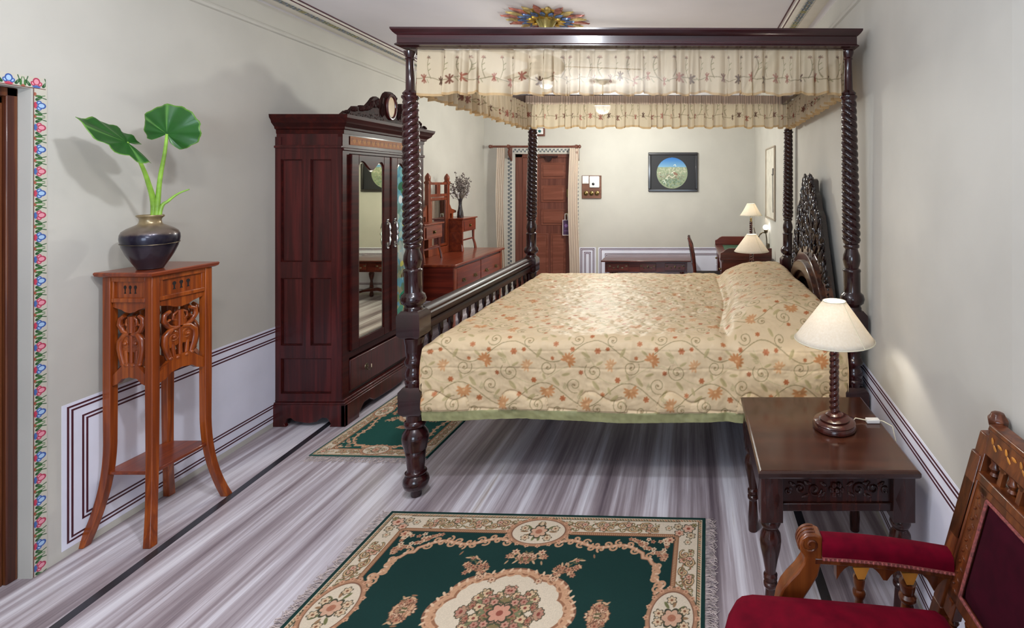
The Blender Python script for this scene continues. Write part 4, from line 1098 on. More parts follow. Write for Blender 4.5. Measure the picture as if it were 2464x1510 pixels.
# ------------------------------------------------------------------ dresser
ds = thing('dressing_table', 'low reddish cherry dressing table with two top drawer boxes and a tall swing mirror', 'dressing table', (-2.34, 5.1, 0))
A0, A1, B0, B1 = -2.66, -2.03, 4.50, 5.70; ZT_ = .80
MB().box(A0, A1, B0, B1, ZT_-.022, ZT_).build('top', M_dress, ds, bevel=.006)
MB().box(A0+.02, A1-.03, B0+.03, B1-.03, .48, ZT_-.022).build('carcass', M_dressd, ds, bevel=.003)
for (x, y) in ((A1-.055, B0+.055), (A1-.055, B1-.055), (A0+.05, B0+.055), (A0+.05, B1-.055)):
    MB().box(x-.022, x+.022, y-.022, y+.022, 0, .50).build('leg', M_dressz, ds, bevel=.004)
for ya_ in (B0+.03, B1-.075): MB().box(A1-.034, A1-.022, ya_, ya_+.045, .48, ZT_-.022).build('stile', M_dressz, ds, bevel=.002)
for i in range(2):
    y0 = B0+.08+i*.525; dr = MB().box(A1-.034, A1-.020, y0, y0+.51, .50, .755).build('drawer', M_dress, ds, bevel=.004)
    for y in (y0+.13, y0+.38):
        mb = MB().box(A1-.021, A1-.017, y-.03, y+.03, .62, .65); mb.tube([(A1-.018, y-.025, .638), (A1-.003, y-.02, .618), (A1-.003, y+.02, .618), (A1-.018, y+.025, .638)], .003, 6); mb.build('drawer_pull', M_brass, dr)
for (y0, y1) in ((4.58, 4.92), (5.36, 5.73)):
    y1 = min(y1, 5.69)
    x0, x1 = -2.62, -2.345
    MB().box(x0-.01, x1+.015, y0-.015, y1+.015, 1.128, 1.142).build('box_top', M_dress, ds, bevel=.004)
    u = MB().box(x0, x1, y0, y1, 1.0, 1.128)
    if y0 > 5: u.box(x0, x1, y0, y0+.02, .80, 1.0)
    u = u.build('box_case', M_dress, ds, bevel=.003)
    dr = MB().box(x1-.002, x1+.008, y0+.03, y1-.03, 1.015, 1.11).build('box_drawer', M_dress, ds, bevel=.003)
    MB().ball((x1+.016, (y0+y1)/2, 1.06), (.010, .011, .011), 10, 6).box(x1+.006, x1+.010, (y0+y1)/2-.02, (y0+y1)/2+.02, 1.045, 1.075).build('knob', M_brass, dr)
    for (x, y) in ((x1-.02, y0+.02), (x1-.02, y1-.02), (x0+.03, y0+.02), (x0+.03, y1-.02)):
        s = 1 if y > (y0+y1)/2 else -1
        MB().tube([(x, y, 1.01), (x, y, .95), (x+.0, y+s*.004, .90), (x+.012, y+s*.012, .85), (x+.018, y+s*.018, .80)], [.015, .013, .012, .013, .015], 8).build('box_leg', M_dressz, ds)
    MB().box(x1-.026, x1-.014, y0+.02, y1-.02, .905, .92).build('box_stretcher', M_dressd, ds)
mx = -2.50
ms = MB()
for y in (4.955, 5.345):
    ms.box(mx-.018, mx+.018, y-.024, y+.024, .80, 1.53); ms.box(mx-.024, mx+.024, y-.030, y+.030, 1.50, 1.52); ms.lathe([(.024, 1.53), (.028, 1.55), (.026, 1.57), (.014, 1.59), (.002, 1.605)], c=(mx, y, 0), seg=10)
ms.box(mx-.02, mx+.02, 4.93, 5.37, .80, .87)
ms.box(mx-.012, mx+.012, 4.95, 5.35, 1.49, 1.515); ms.box(mx-.012, mx+.012, 4.95, 5.35, 1.37, 1.40)
ms.box(mx-.010, mx+.010, 5.115, 5.185, 1.39, 1.50)
ms.build('mirror_stand', M_dressz, ds, bevel=.004)
mf = MB()
for (a, b2, c_, e) in [(4.985, 5.315, .875, .90), (4.985, 5.315, 1.335, 1.365), (4.985, 5.01, .90, 1.335), (5.29, 5.315, .90, 1.335)]: mf.box(mx-.010, mx+.016, a, b2, c_, e)
mf = mf.build('mirror_frame', M_dressz, ds, bevel=.004)
mm, nt, b = newmat('dresser_mirror_glass'); b.inputs['Base Color'].default_value = (.62, .6, .58, 1); b.inputs['Metallic'].default_value = 1; b.inputs['Roughness'].default_value = .03
MB().box(mx-.004, mx+.006, 5.005, 5.295, .895, 1.34).build('mirror', mm, mf, smooth=0)
for y in (4.93, 5.37):
    s = -1 if y < 5 else 1
    MB().prism([(y, 1.12), (y, 1.30), (y+s*.03, 1.28), (y+s*.06, 1.24), (y+s*.17, 1.215), (y+s*.17, 1.195), (y+s*.10, 1.19), (y+s*.10, 1.142), (y+s*.07, 1.142), (y+s*.07, 1.19), (y+s*.03, 1.19), (y+s*.03, 1.142), (y+s*.0, 1.142)], mx-.012, mx+.008, lambda u, v, d_: (d_, u, v)).build('side_bracket', M_dressz, ds, smooth=0)
# flower vase
fv = thing('flower_vase', 'slim dark vase on the far drawer box of the dressing table', 'vase', (-2.44, 5.52, 1.142))
MB().lathe([(.030, 0), (.034, .01), (.030, .05), (.022, .09), (.017, .13), (.018, .17), (.026, .20), (.024, .203)], c=(-2.44, 5.52, 1.142), seg=20).build('body', plain('dark_vase', '#2a2426', .25, coat=.5, var=.4, nscale=30), fv)
df = thing('dried_flowers', 'bunch of dried white and grey flowers in the slim dark vase', 'flowers', (-2.44, 5.52, 1.30))
r = random.Random(4); s_ = MB(); bl = MB(); sd = MB()
for i in range(46):
    a = r.random()*2*pi; rr_ = r.random()**.6*.13; zt = 1.36+r.random()*.20+(.13-rr_)*.9
    if i == 0: rr_, zt, a = .03, 1.62, .5
    if i == 1: rr_, zt, a = .05, 1.57, 2.0
    e = Vector((-2.44+rr_*cos(a)*.9, 5.52+rr_*sin(a), zt)); b0 = Vector((-2.44, 5.52, 1.32)); md = (e+b0)/2+Vector((rr_*.2*cos(a), rr_*.2*sin(a), -.01))
    s_.tube([b0, md, e], .0016, 5)
    for q in range(9):
        t = .45+.55*r.random(); p = b0.lerp(md, t*2) if t < .5 else md.lerp(e, t*2-1)
        p = p+Vector((r.uniform(-.016, .016), r.uniform(-.016, .016), r.uniform(-.016, .016)))
        (bl if (zt < 1.5 and r.random() < .55) else sd).ball(p, .004+r.random()*.006, 6, 4)
s_.build('stem', plain('dry_stem', '#6a5c50', .8), df); bl.build('blossom', plain('dry_white', '#cfc8c8', .8, var=.2, nscale=60), df); sd.build('foliage', plain('dry_grey', '#6e6460', .8, var=.3, nscale=60), df)

# ------------------------------------------------------------------ low console on the back wall
tb_ = thing('console_table', 'low dark console table with drawers and turned legs against the far wall', 'table', (-.545, 6.68, 0))
MB().box(-1.10, .015, 6.40, 6.97, .530, .548).build('top', M_desk, tb_, bevel=.006)
MB().box(-1.05, -.035, 6.44, 6.94, .40, .53).build('carcass', M_desk, tb_, bevel=.003)
for i, (x0, x1) in enumerate(((-1.02, -.76), (-.62, -.42), (-.31, -.06))):
    dr = MB().box(x0, x1, 6.43, 6.442, .42, .51).build('drawer', M_desk, tb_, bevel=.004)
    mb = MB()
    for q in range(5):
        mb.ball((x0+(x1-x0)*(q+.5)/5, 6.43, .465+.012*(-1)**q), (.018, .005, .010), 8, 4)
    mb.ball(((x0+x1)/2, 6.422, .465), .012, 8, 6)
    mb.build('drawer_knob', M_brassd, dr)
for x in (-.98, -.10):
    for y in (6.50, 6.88):
        MB().lathe([(.018, 0), (.028, .02), (.022, .05), (.014, .08), (.026, .12), (.020, .17), (.014, .21), (.030, .27), (.034, .31), (.020, .34), (.026, .37), (.030, .41)], c=(x, y, 0), seg=12).build('leg', M_desk, tb_)
    MB().box(x-.014, x+.014, 6.50, 6.88, .10, .13).build('stretcher', M_desk, tb_, bevel=.004)
MB().prism([(-.98, .13), (-.8, .16), (-.54, .10), (-.3, .16), (-.10, .13), (-.10, .10), (-.3, .12), (-.54, .06), (-.8, .12), (-.98, .10)], 6.67, 6.70, lambda u, v, d_: (u, d_, v)).build('stretcher', M_desk, tb_, bevel=.004)

# writing desk near the far right corner
dk = thing('writing_desk', 'dark mahogany writing desk with scalloped end galleries in the far right corner', 'desk', (.58, 5.92, 0))
x0, x1, y0, y1 = .31, .84, 5.32, 6.50
MB().box(x0, x1, y0, y1, .715, .74).build('top', M_desk, dk, bevel=.005)
MB().box(x0+.09, x1-.02, y0+.12, y1-.12, .7405, .744).build('leather_inset', plain('green_leather', '#1e4a34', .5), dk)
for (ya, yb) in ((y0, y0+.022), (y1-.022, y1)):
    MB().prism([(x0+.005, .74), (x0+.005, .79), (x0+.03, .80), (x0+.06, .825), (x0+.09, .838), (x1, .838), (x1, .74)], ya, yb, lambda u, v, d_: (u, d_, v)).build('gallery', M_desk, dk, bevel=.003)
for (ya, yb) in ((y0+.02, y0+.36), (y1-.36, y1-.02)):
    MB().box(x0+.03, x1-.01, ya, yb, .05, .715).build('pedestal', M_desk, dk, bevel=.004)
    for q in range(3):
        dr = MB().box(x0+.018, x0+.032, ya+.02, yb-.02, .09+q*.205, .28+q*.205).build('drawer', M_desk, dk, bevel=.004)
        MB().ball((x0+.01, (ya+yb)/2, .185+q*.205), .012, 8, 6).build('knob', M_brass, dr)
MB().box(x0+.03, x1-.01, y0+.36, y1-.36, .60, .715).build('centre_drawer', M_desk, dk, bevel=.004)

# side chair in front of the desk
ch = thing('side_chair', 'dark carved side chair with its back turned to the console table, facing the writing desk', 'chair', (.18, 5.91, 0))
yc = 5.91
for s in (-1, 1):
    MB().tube([(.0+.02, yc+s*.19, 0), (.045, yc+s*.19, .25), (.06, yc+s*.19, .45), (.045, yc+s*.18, .65), (.02, yc+s*.15, .80), (-.015, yc+s*.09, .89)], [.016, .018, .020, .018, .016, .014], 8).build('rear_leg', M_desk, ch)
    MB().lathe([(.014, 0), (.022, .02), (.016, .06), (.022, .2), (.014, .24), (.026, .32), (.018, .36), (.022, .44)], c=(.38, yc+s*.19, 0), seg=10).build('front_leg', M_desk, ch)
mb = MB(); r = random.Random(6)
mb.prism([(yc-.17, .56), (yc+.17, .56), (yc+.16, .75), (yc+.10, .86), (yc+.04, .90), (yc, .915), (yc-.04, .90), (yc-.10, .86), (yc-.16, .75)], -.012, .012, lambda u, v, d_: (.055-(v-.5)*.16+d_, u, v))
for i in range(60):
    u, v = r.uniform(-.13, .13), r.uniform(.6, .86); mb.ball((.055-(v-.5)*.16-.010, yc+u, v), (.010, .018, .014), 6, 4)
mb.build('carved_back', plain('carved_dark', '#2c1512', .3, coat=.4, var=.3, nscale=30), ch, smooth=50)
MB().box(.045, .40, yc-.21, yc+.21, .40, .445).build('seat_rail', M_desk, ch, bevel=.006)
MB().box(.05, .395, yc-.205, yc+.205, .445, .475).build('seat', plain('dark_seat', '#2a1418', .7), ch, bevel=.012)

# framed picture on right wall, bracket lamp
t = thing('wall_picture', 'narrow pale framed picture of a thin dark figure on the wall by the writing desk', 'picture', (.865, 5.58, 1.12))
xr = .868
mb = MB()
for (a, b2, c_, e) in [(5.28, 5.88, 1.12, 1.135), (5.28, 5.88, 1.875, 1.89), (5.28, 5.295, 1.135, 1.875), (5.865, 5.88, 1.135, 1.875)]: mb.box(xr-.015, xr+.004, a, b2, c_, e)
mb.build('frame', plain('pale_frame', '#a89a88', .5), t, bevel=.003)
MB().box(xr-.004, xr+.002, 5.29, 5.87, 1.13, 1.88).build('mount', plain('paper', '#d8d2c4', .8), t)
mb = MB().prism([(5.34, 1.66), (5.44, 1.66), (5.44, 1.60), (5.50, 1.60), (5.44, 1.58), (5.42, 1.20), (5.38, 1.20), (5.40, 1.58), (5.34, 1.60)], xr-.0055, xr-.0035, lambda u, v, d_: (d_, u, v))
mb.build('figure', plain('ink', '#4a4440', .7), t)
t = thing('bracket_lamp', 'swing-arm wall lamp with a glowing white bulb above the writing desk', 'wall lamp', (.862, 5.72, 1.0))
MB().box(.845, .874, 5.69, 5.76, .76, .84).build('wall_plate', M_brassd, t, bevel=.006)
MB().tube([(.85, 5.72, .81), (.845, 5.72, .90), (.835, 5.71, .955), (.80, 5.70, .965), (.77, 5.69, .95), (.745, 5.68, .90)], .006, 8).tube([(.80, 5.70, .965), (.75, 5.69, .92), (.72, 5.68, .93), (.70, 5.68, 1.02)], .005, 8).build('arm', M_brassd, t)
m, nt, b = newmat('glow_bulb'); b.inputs['Emission Color'].default_value = (1, .97, .92, 1); b.inputs['Emission Strength'].default_value = 7; M_bulb = m
MB().ball((.835, 5.71, 1.02), (.032, .032, .028), 14, 10).build('bulb', M_bulb, t)
MB().lathe([(.012, .955), (.020, .965), (.022, .99), (.018, .995)], c=(.835, 5.71, 0), seg=12).build('socket', M_brassd, t)
# ------------------------------------------------------------------ nightstands
def nightstand(cx, cy, label):
    t = thing('nightstand', label, 'bedside table', (cx, cy, 0), 0, 'bedside tables')
    hx_, hy = .270, .302; zt = .56
    mb = MB(); vs = []
    for (o, z) in [(-.012, .532), (-.004, .534), (0, .540), (0, .552), (-.005, .558), (-.010, .560)]:
        for sx, sy in ((-1, -1), (1, -1), (1, 1), (-1, 1)): vs.append((cx+sx*(hx_+o), cy+sy*(hy+o), z))
    mb.add(vs, [(i*4+k, i*4+(k+1) % 4, i*4+4+(k+1) % 4, i*4+4+k) for i in range(5) for k in range(4)]+[(0, 1, 2, 3), (20, 21, 22, 23)])
    mb.build('top', M_night, t, smooth=0)
    for sx in (-1, 1):
        for sy in (-1, 1):
            x, y = cx+sx*.222, cy+sy*.245; h_ = .037
            mb = MB().box(x-h_, x+h_, y-h_, y+h_, .375, .534)
            for q in range(4):  # faceted diamond on each face
                R = Matrix.Translation((x, y, .455)) @ Matrix.Rotation(q*pi/2, 4, 'Z')
                mb.add([(0, -h_, .070), (.030, -h_, 0), (0, -h_, -.070), (-.030, -h_, 0), (0, -h_-.008, 0)], [(0, 1, 4), (1, 2, 4), (2, 3, 4), (3, 0, 4)], R)
            mb.lathe([(.020, 0), (.022, .06), (.018, .12), (.017, .135), (.024, .142), (.024, .152), (.018, .158), (.024, .166), (.024, .178), (.018, .186), (.019, .195), (.026, .235), (.034, .27), (.037, .295), (.034, .318), (.024, .334), (.022, .338), (.030, .345), (.035, .356), (.034, .366), (.028, .376)], c=(x, y, 0), seg=20)
            mb.build('leg', M_nightd, t, bevel=.002)
    for s in (-1, 1):
        MB().box(cx+s*.245-.008, cx+s*.245+.008, cy-.21, cy+.21, .405, .533).build('side_apron', M_nightd, t, bevel=.003)
    MB().box(cx-.19, cx+.19, cy+.24, cy+.256, .405, .533).build('rear_apron', M_nightd, t, bevel=.003)
    yf = cy-.262
    mb = MB().box(cx-.187, cx+.187, yf+.004, yf+.03, .43, .533).box(cx-.187, cx+.187, yf-.004, yf+.02, .405, .432).box(cx-.187, cx+.187, yf, yf+.02, .520, .533)
    dr = mb.build('drawer', M_nightd, t, bevel=.003)
    mb = MB()
    def tb(pts, w_): mb.tube([(cx+u, yf+.002, .476+v) for u, v in pts], w_, 6)
    for s in (-1, 1):
        for (u, v, r0, a0) in [(.075, .0, .024, 0), (.125, .004, .020, 2), (.165, -.004, .012, 1)]:
            tb([(s*u+x, v+y) for x, y in [(r0*(1-.85*i/16)*cos(a0+s*2*pi*1.3*i/16), r0*(1-.85*i/16)*sin(a0+s*2*pi*1.3*i/16)) for i in range(17)]], .0042)
        for (u, v, a) in [(.045, .018, .6), (.05, -.018, -.6), (.10, .022, .3), (.105, -.022, -.4), (.15, .018, .5)]:
            mb.ball((cx+s*u, yf+.003, .476+v), (.016, .005, .006), 8, 4, M=Matrix.Rotation(-s*a, 4, 'Y'))
    for q in range(6):
        mb.ball((cx+.017*cos(q*pi/3), yf, .476+.017*sin(q*pi/3)), (.010, .006, .010), 8, 5)
    mb.ball((cx, yf-.004, .476), .009, 8, 6)
    mb.build('drawer_carving', M_nightd, dr)
    return t
ns = nightstand(.498, 2.024, 'dark polished bedside table with carved drawer front, nearer the viewer beside the bed')
copy_tree(ns, (.505, 4.78, 0), 'dark polished bedside table hidden behind the bed, under the farther bedside lamp')

# lamps
m, nt, b = newmat('lamp_shade_cloth'); M_shade = m
nz_ = N(nt, 'ShaderNodeTexNoise'); nz_.inputs['Scale'].default_value = 120; nt.links.new(coords(nt), nz_.inputs['Vector'])
cr = ramp(nt, [(.3, '#efe6d6'), (.7, '#f6efe2')], nz_.outputs[0]); nt.links.new(cr, b.inputs['Base Color']); b.inputs['Roughness'].default_value = .8
tr = N(nt, 'ShaderNodeBsdfTranslucent'); nt.links.new(cr, tr.inputs['Color']); mx_ = N(nt, 'ShaderNodeMixShader'); mx_.inputs[0].default_value = .42
nt.links.new(b.outputs[0], mx_.inputs[1]); nt.links.new(tr.outputs[0], mx_.inputs[2]); nt.links.new(mx_.outputs[0], nt.nodes['Material Output'].inputs['Surface'])
m, nt, b = newmat('lamp_bulb_glass'); b.inputs['Emission Color'].default_value = (1, .96, .90, 1); b.inputs['Emission Strength'].default_value = 30; M_lbulb = m
def table_lamp(cx, cy, z, label, s=1.0, rb=.1525, rt=.044, hs=.148, zs=.346, scallop=0, bz=.412):
    t = thing('table_lamp', label, 'lamp', (cx, cy, z), 0, 'table lamps with cream shades')
    MB().lathe([(a*s, b2*s) for a, b2 in [(.074, 0), (.082, .004), (.083, .014), (.078, .022), (.080, .026), (.076, .032), (.058, .036), (.060, .042), (.050, .048), (.034, .050), (.034, .056), (.028, .060), (.022, .064)]], c=(cx, cy, z), seg=36).build('base', M_lampw, t, smooth=50)
    n = 90; prof = [(.018*s, (.06+.275*i/n)*s) for i in range(n+1)]
    MB().lathe(prof, c=(cx, cy, z), seg=24, rf=lambda r_, zz, a: r_*(.78+.30*abs(sin(1*(a-zz*2*pi/(.046*s)))) ** .7)).build('stem', M_lampw, t, smooth=60)
    MB().lathe([(.013*s, .335*s), (.013*s, .375*s), (.010*s, .38*s)], c=(cx, cy, z), seg=16).build('socket', M_brass, t)
    MB().ball((cx, cy, z+bz*s), (.024*s, .024*s, .030*s), 16, 10).build('bulb', M_lbulb, t)
    sh = MB(); nn = 48; vs = []; fs = []; rows = 8
    for i in range(rows+1):
        q = i/rows; r_ = rb+(rt-rb)*(q if not scallop else q**.8); zz = zs*s+hs*q
        for k in range(nn):
            a = 2*pi*k/nn; f = 1+scallop*abs(sin(4*a))
            vs.append((cx+r_*f*cos(a), cy+r_*f*sin(a), z+zz))
    fs = [(i*nn+k, i*nn+(k+1) % nn, (i+1)*nn+(k+1) % nn, (i+1)*nn+k) for i in range(rows) for k in range(nn)]
    sh.add(vs, fs); so = sh.build('shade', M_shade, t, smooth=60); sd = so.modifiers.new('thick', 'SOLIDIFY'); sd.thickness = .0014
    for (r_, zz) in ((rb, zs*s), (rt, zs*s+hs)):
        MB().tube([(cx+r_*cos(2*pi*k/40), cy+r_*sin(2*pi*k/40), z+zz) for k in range(41)], .0022, 6).build('shade_trim', M_cord, so)
    a = -1.05
    MB().tube([(cx+(rb+.001)*cos(a), cy+(rb+.001)*sin(a), z+zs*s), (cx+(rt+.001)*cos(a), cy+(rt+.001)*sin(a), z+zs*s+hs)], .0014, 5).build('shade_seam', M_cord, so)
    mb = MB()
    for k in range(3):
        a = k*2*pi/3; mb.tube([(cx+rt*cos(a), cy+rt*sin(a), z+zs*s+hs-.004), (cx+.014*cos(a), cy+.014*sin(a), z+.376*s)], .0012, 5)
    mb.build('shade_carrier', M_brass, t)
    return t
l1 = table_lamp(.564, 2.03, .56, 'lit table lamp with cream cone shade on the bedside table nearer the viewer')
l2 = copy_tree(l1, (.546, 4.60, .56), 'lit table lamp with cream cone shade beyond the pillows, past the bed')
l3 = table_lamp(.70, 5.95, .745, 'small lit lamp with fluted cream shade standing on the writing desk', s=.95, rb=.128, rt=.045, hs=.135, zs=.41, scallop=.03, bz=.455)
mb = MB(); z0 = .5625
mb.tube([(.64, 2.06, z0+.004), (.665, 2.085, z0+.010), (.69, 2.082, z0+.006), (.705, 2.075, z0+.006)], .0022, 6)
mb.tube([(.752, 2.075, z0+.006), (.77, 2.07, z0+.004), (.792, 2.03, z0+.002), (.797, 2.0, z0-.06), (.80, 1.99, .30), (.798, 1.98, .02)], .0022, 6)
mb.build('cord', M_cord, l1)
o = MB().box(.703, .755, 2.060, 2.086, z0-.002, z0+.013).build('inline_switch', M_plastic, l1, bevel=.003)

# ------------------------------------------------------------------ armchair
ac = thing('armchair', 'carved walnut armchair with dark red velvet seat, arm and back, in the near right corner', 'chair', (.36, 1.0, 0))
def bx(z): return .605+(z-.45)*.285
YA, YBk = 1.265, .735
mb = MB()
# seat cushion (trapezoid, domed)
n1, n2 = 26, 22; vs = []; fs = []
C_ = [(.062, .70), (.062, 1.262), (.60, 1.195), (.60, .78)]
for i in range(n1):
    for j in range(n2):
        u, v = i/(n1-1), j/(n2-1)
        x = C_[0][0]+(C_[2][0]-C_[0][0])*u; ya = C_[0][1]+(C_[3][1]-C_[0][1])*u; yb = C_[1][1]+(C_[2][1]-C_[1][1])*u
        e = min(u/.08, 1, (1-u)/.1, v/.07, (1-v)/.07); e = max(0, e)
        # rounded plan corners at the front
        rc = max(0, (.16-u)/.16)*max(0, (abs(v-.5)-.34)/.16)
        z = .462+.088*math.sqrt(max(0, 1-(1-e)**2))+.022*sin(pi*u)*sin(pi*v)
        vs.append((x+.05*rc, ya+(yb-ya)*(.5+(v-.5)*(1-.10*rc)), z))
fs = [(i*n2+j, i*n2+j+1, (i+1)*n2+j+1, (i+1)*n2+j) for i in range(n1-1) for j in range(n2-1)]
edge = [i*n2 for i in range(n1)]+[(n1-1)*n2+j for j in range(1, n2)]+[i*n2+n2-1 for i in range(n1-2, -1, -1)]+[j for j in range(n2-2, 0, -1)]
m0 = len(vs); vs += [(vs[k][0], vs[k][1], .40) for k in edge]; L_ = len(edge)
fs += [(edge[k], edge[(k+1) % L_], m0+(k+1) % L_, m0+k) for k in range(L_)]+[tuple(m0+k for k in range(L_))]
mb.add(vs, fs); mb.build('seat_cushion', M_velvet, ac, smooth=60)
mb = MB(); mb.hexa([(.10, .71, .34), (.60, .78, .34), (.10, 1.25, .34), (.60, 1.195, .34), (.10, .71, .402), (.60, .78, .402), (.10, 1.25, .402), (.60, 1.195, .402)])
mb.build('seat_rail', M_chair, ac, bevel=.005)
for (x, y) in ((.14, .745), (.14, 1.225)):
    MB().lathe([(.016, 0), (.026, .015), (.030, .03), (.020, .05), (.026, .12), (.032, .20), (.022, .25), (.034, .27), (.034, .285), (.026, .30), (.034, .31), (.034, .40)], c=(x, y, 0), seg=16).build('front_leg', M_chair, ac)
for ys, inw in ((YA, -1), (YBk, 1)):
    mb = MB(); P = [(.545, 0), (.565, .25), (.590, .40), (bx(.5), .5), (bx(.91), .908)]
    for (xa, za), (xb, zb) in zip(P, P[1:]):
        w_ = .019
        mb.hexa([(xa-w_, ys-w_, za), (xa+w_, ys-w_, za), (xa-w_, ys+w_, za), (xa+w_, ys+w_, za), (xb-w_, ys-w_, zb), (xb+w_, ys-w_, zb), (xb-w_, ys+w_, zb), (xb+w_, ys+w_, zb)])
    # stepped edges of the post
    for (za, zb) in ((.60, .86), (.66, .80)):
        mb.hexa([(bx(za)-.024, ys-.015, za), (bx(za)+.024, ys-.015, za), (bx(za)-.024, ys+.023, za), (bx(za)+.024, ys+.023, za), (bx(zb)-.024, ys-.015, zb), (bx(zb)+.024, ys-.015, zb), (bx(zb)-.024, ys+.023, zb), (bx(zb)+.024, ys+.023, zb)])
    mb.build('back_post', M_chair, ac, bevel=.003)
    mb = MB(); x = bx(.96)
    mb.lathe([(.018, .895), (.022, .905), (.022, .914), (.016, .919), (.022, .928), (.024, .942), (.018, .950), (.015, .957), (.006, .960)], c=(x, ys, 0), seg=8)
    mb.build('finial', M_chair, ac, smooth=30, bevel=.002)
# carved back frame
def bp(y, z, off=0): return (bx(z)-off, y, z)
def bbox(mb, y0, y1, z0, z1, o0, o1):
    mb.hexa([bp(y0, z0, o1), bp(y0, z0, o0), bp(y1, z0, o1), bp(y1, z0, o0), bp(y0, z1, o1), bp(y0, z1, o0), bp(y1, z1, o1), bp(y1, z1, o0)])
def backrail(name, z0, z1, o=.016, mat=None):
    mb = MB(); bbox(mb, YBk+.015, YA-.015, z0, z1, -.012, o); return mb.build(name, mat or M_chair, ac, bevel=.003)
tr_ = backrail('top_rail', .868, .925, .018)
mb = MB()
for k in range(9):
    y = YA-.05-k*.053
    for (dy, dz, a) in ((0, 0, 0), (.014, .010, .7), (-.014, .010, -.7)):
        mb.ball(bp(y+dy, .895+dz, .0185), (.0016, .010, .005), 8, 4, M=Matrix.Rotation(a+.8, 4, 'X'))
mb.build('inlay', M_inlay, tr_)
backrail('crest_moulding', .925, .938, .024)
backrail('upper_gallery_rail', .806, .826, .020)
for k in range(7):
    y = YA-.045-k*.068
    mb = MB(); mb.lathe([(.007, .824), (.012, .832), (.008, .838), (.013, .848), (.008, .858), (.010, .870)], c=(bx(.85)-.002, y, 0), seg=10); mb.build('gallery_spindle', M_chair, ac)
    mb = MB(); bbox(mb, y-.040, y-.026, .824, .870, -.004, .008); mb.prism([(y-.052, .869), (y-.046, .858), (y-.033, .853), (y-.020, .858), (y-.014, .869)], -.004, .008, lambda u, v, d_: bp(u, v, d_)); mb.build('gallery_arch', M_chair, ac)
backrail('panel_top_rail', .785, .806, .014)
backrail('panel_bottom_rail', .535, .560, .014)
backrail('lower_rail', .462, .480, .018)
for k in range(7):
    y = YA-.045-k*.068
    MB().lathe([(.007, .478), (.012, .486), (.008, .494), (.013, .508), (.008, .52), (.010, .538)], c=(bx(.51)-.002, y, 0), seg=10).build('gallery_spindle', M_chair, ac)
for ys, s in ((YA, -1), (YBk, 1)):
    mb = MB(); a, b2 = sorted((ys+s*.019, ys+s*.062)); bbox(mb, a, b2, .50, .80, -.010, .014); so = mb.build('carved_stile', M_chair, ac, bevel=.002)
    mb = MB()
    for k in range(19):
        z = .56+k*.0125; yc_ = ys+s*(.040+.006*(-1)**k)
        mb.ball(bp(yc_, z, .0145), (.003, .008, .0035), 6, 4, M=Matrix.Rotation(.6*(-1)**k, 4, 'X'))
    mb.build('carving', M_chair, so)
mb = MB(); ny_, nz__ = 16, 12; vs = []
for i in range(nz__):
    for j in range(ny_):
        u, v = j/(ny_-1), i/(nz__-1); y = YBk+.064+(YA-YBk-.128)*u; z = .560+.226*v
        e = min(u, 1-u, v, 1-v)/.1; e = min(1, e); vs.append(bp(y, z, .004+.016*math.sqrt(max(0, 1-(1-e)**2))))
mb.add(vs, [(i*ny_+j, i*ny_+j+1, (i+1)*ny_+j+1, (i+1)*ny_+j) for i in range(nz__-1) for j in range(ny_-1)]); bbox(mb, YBk+.064, YA-.064, .560, .786, -.01, .004)
bc = mb.build('back_cushion', plain('dark_velvet', '#330514', .9, var=.1, nscale=30, spec=.1), ac, smooth=60)
mb = MB()
for (y0, z0, y1, z1) in ((YBk+.066, .783, YA-.066, .783), (YBk+.066, .563, YA-.066, .563), (YA-.066, .563, YA-.066, .783), (YBk+.066, .563, YBk+.066, .783)):
    mb.tube([bp(y0, z0, .014), bp(y1, z1, .014)], .0042, 8)
mb.build('braid', M_gimp, bc)
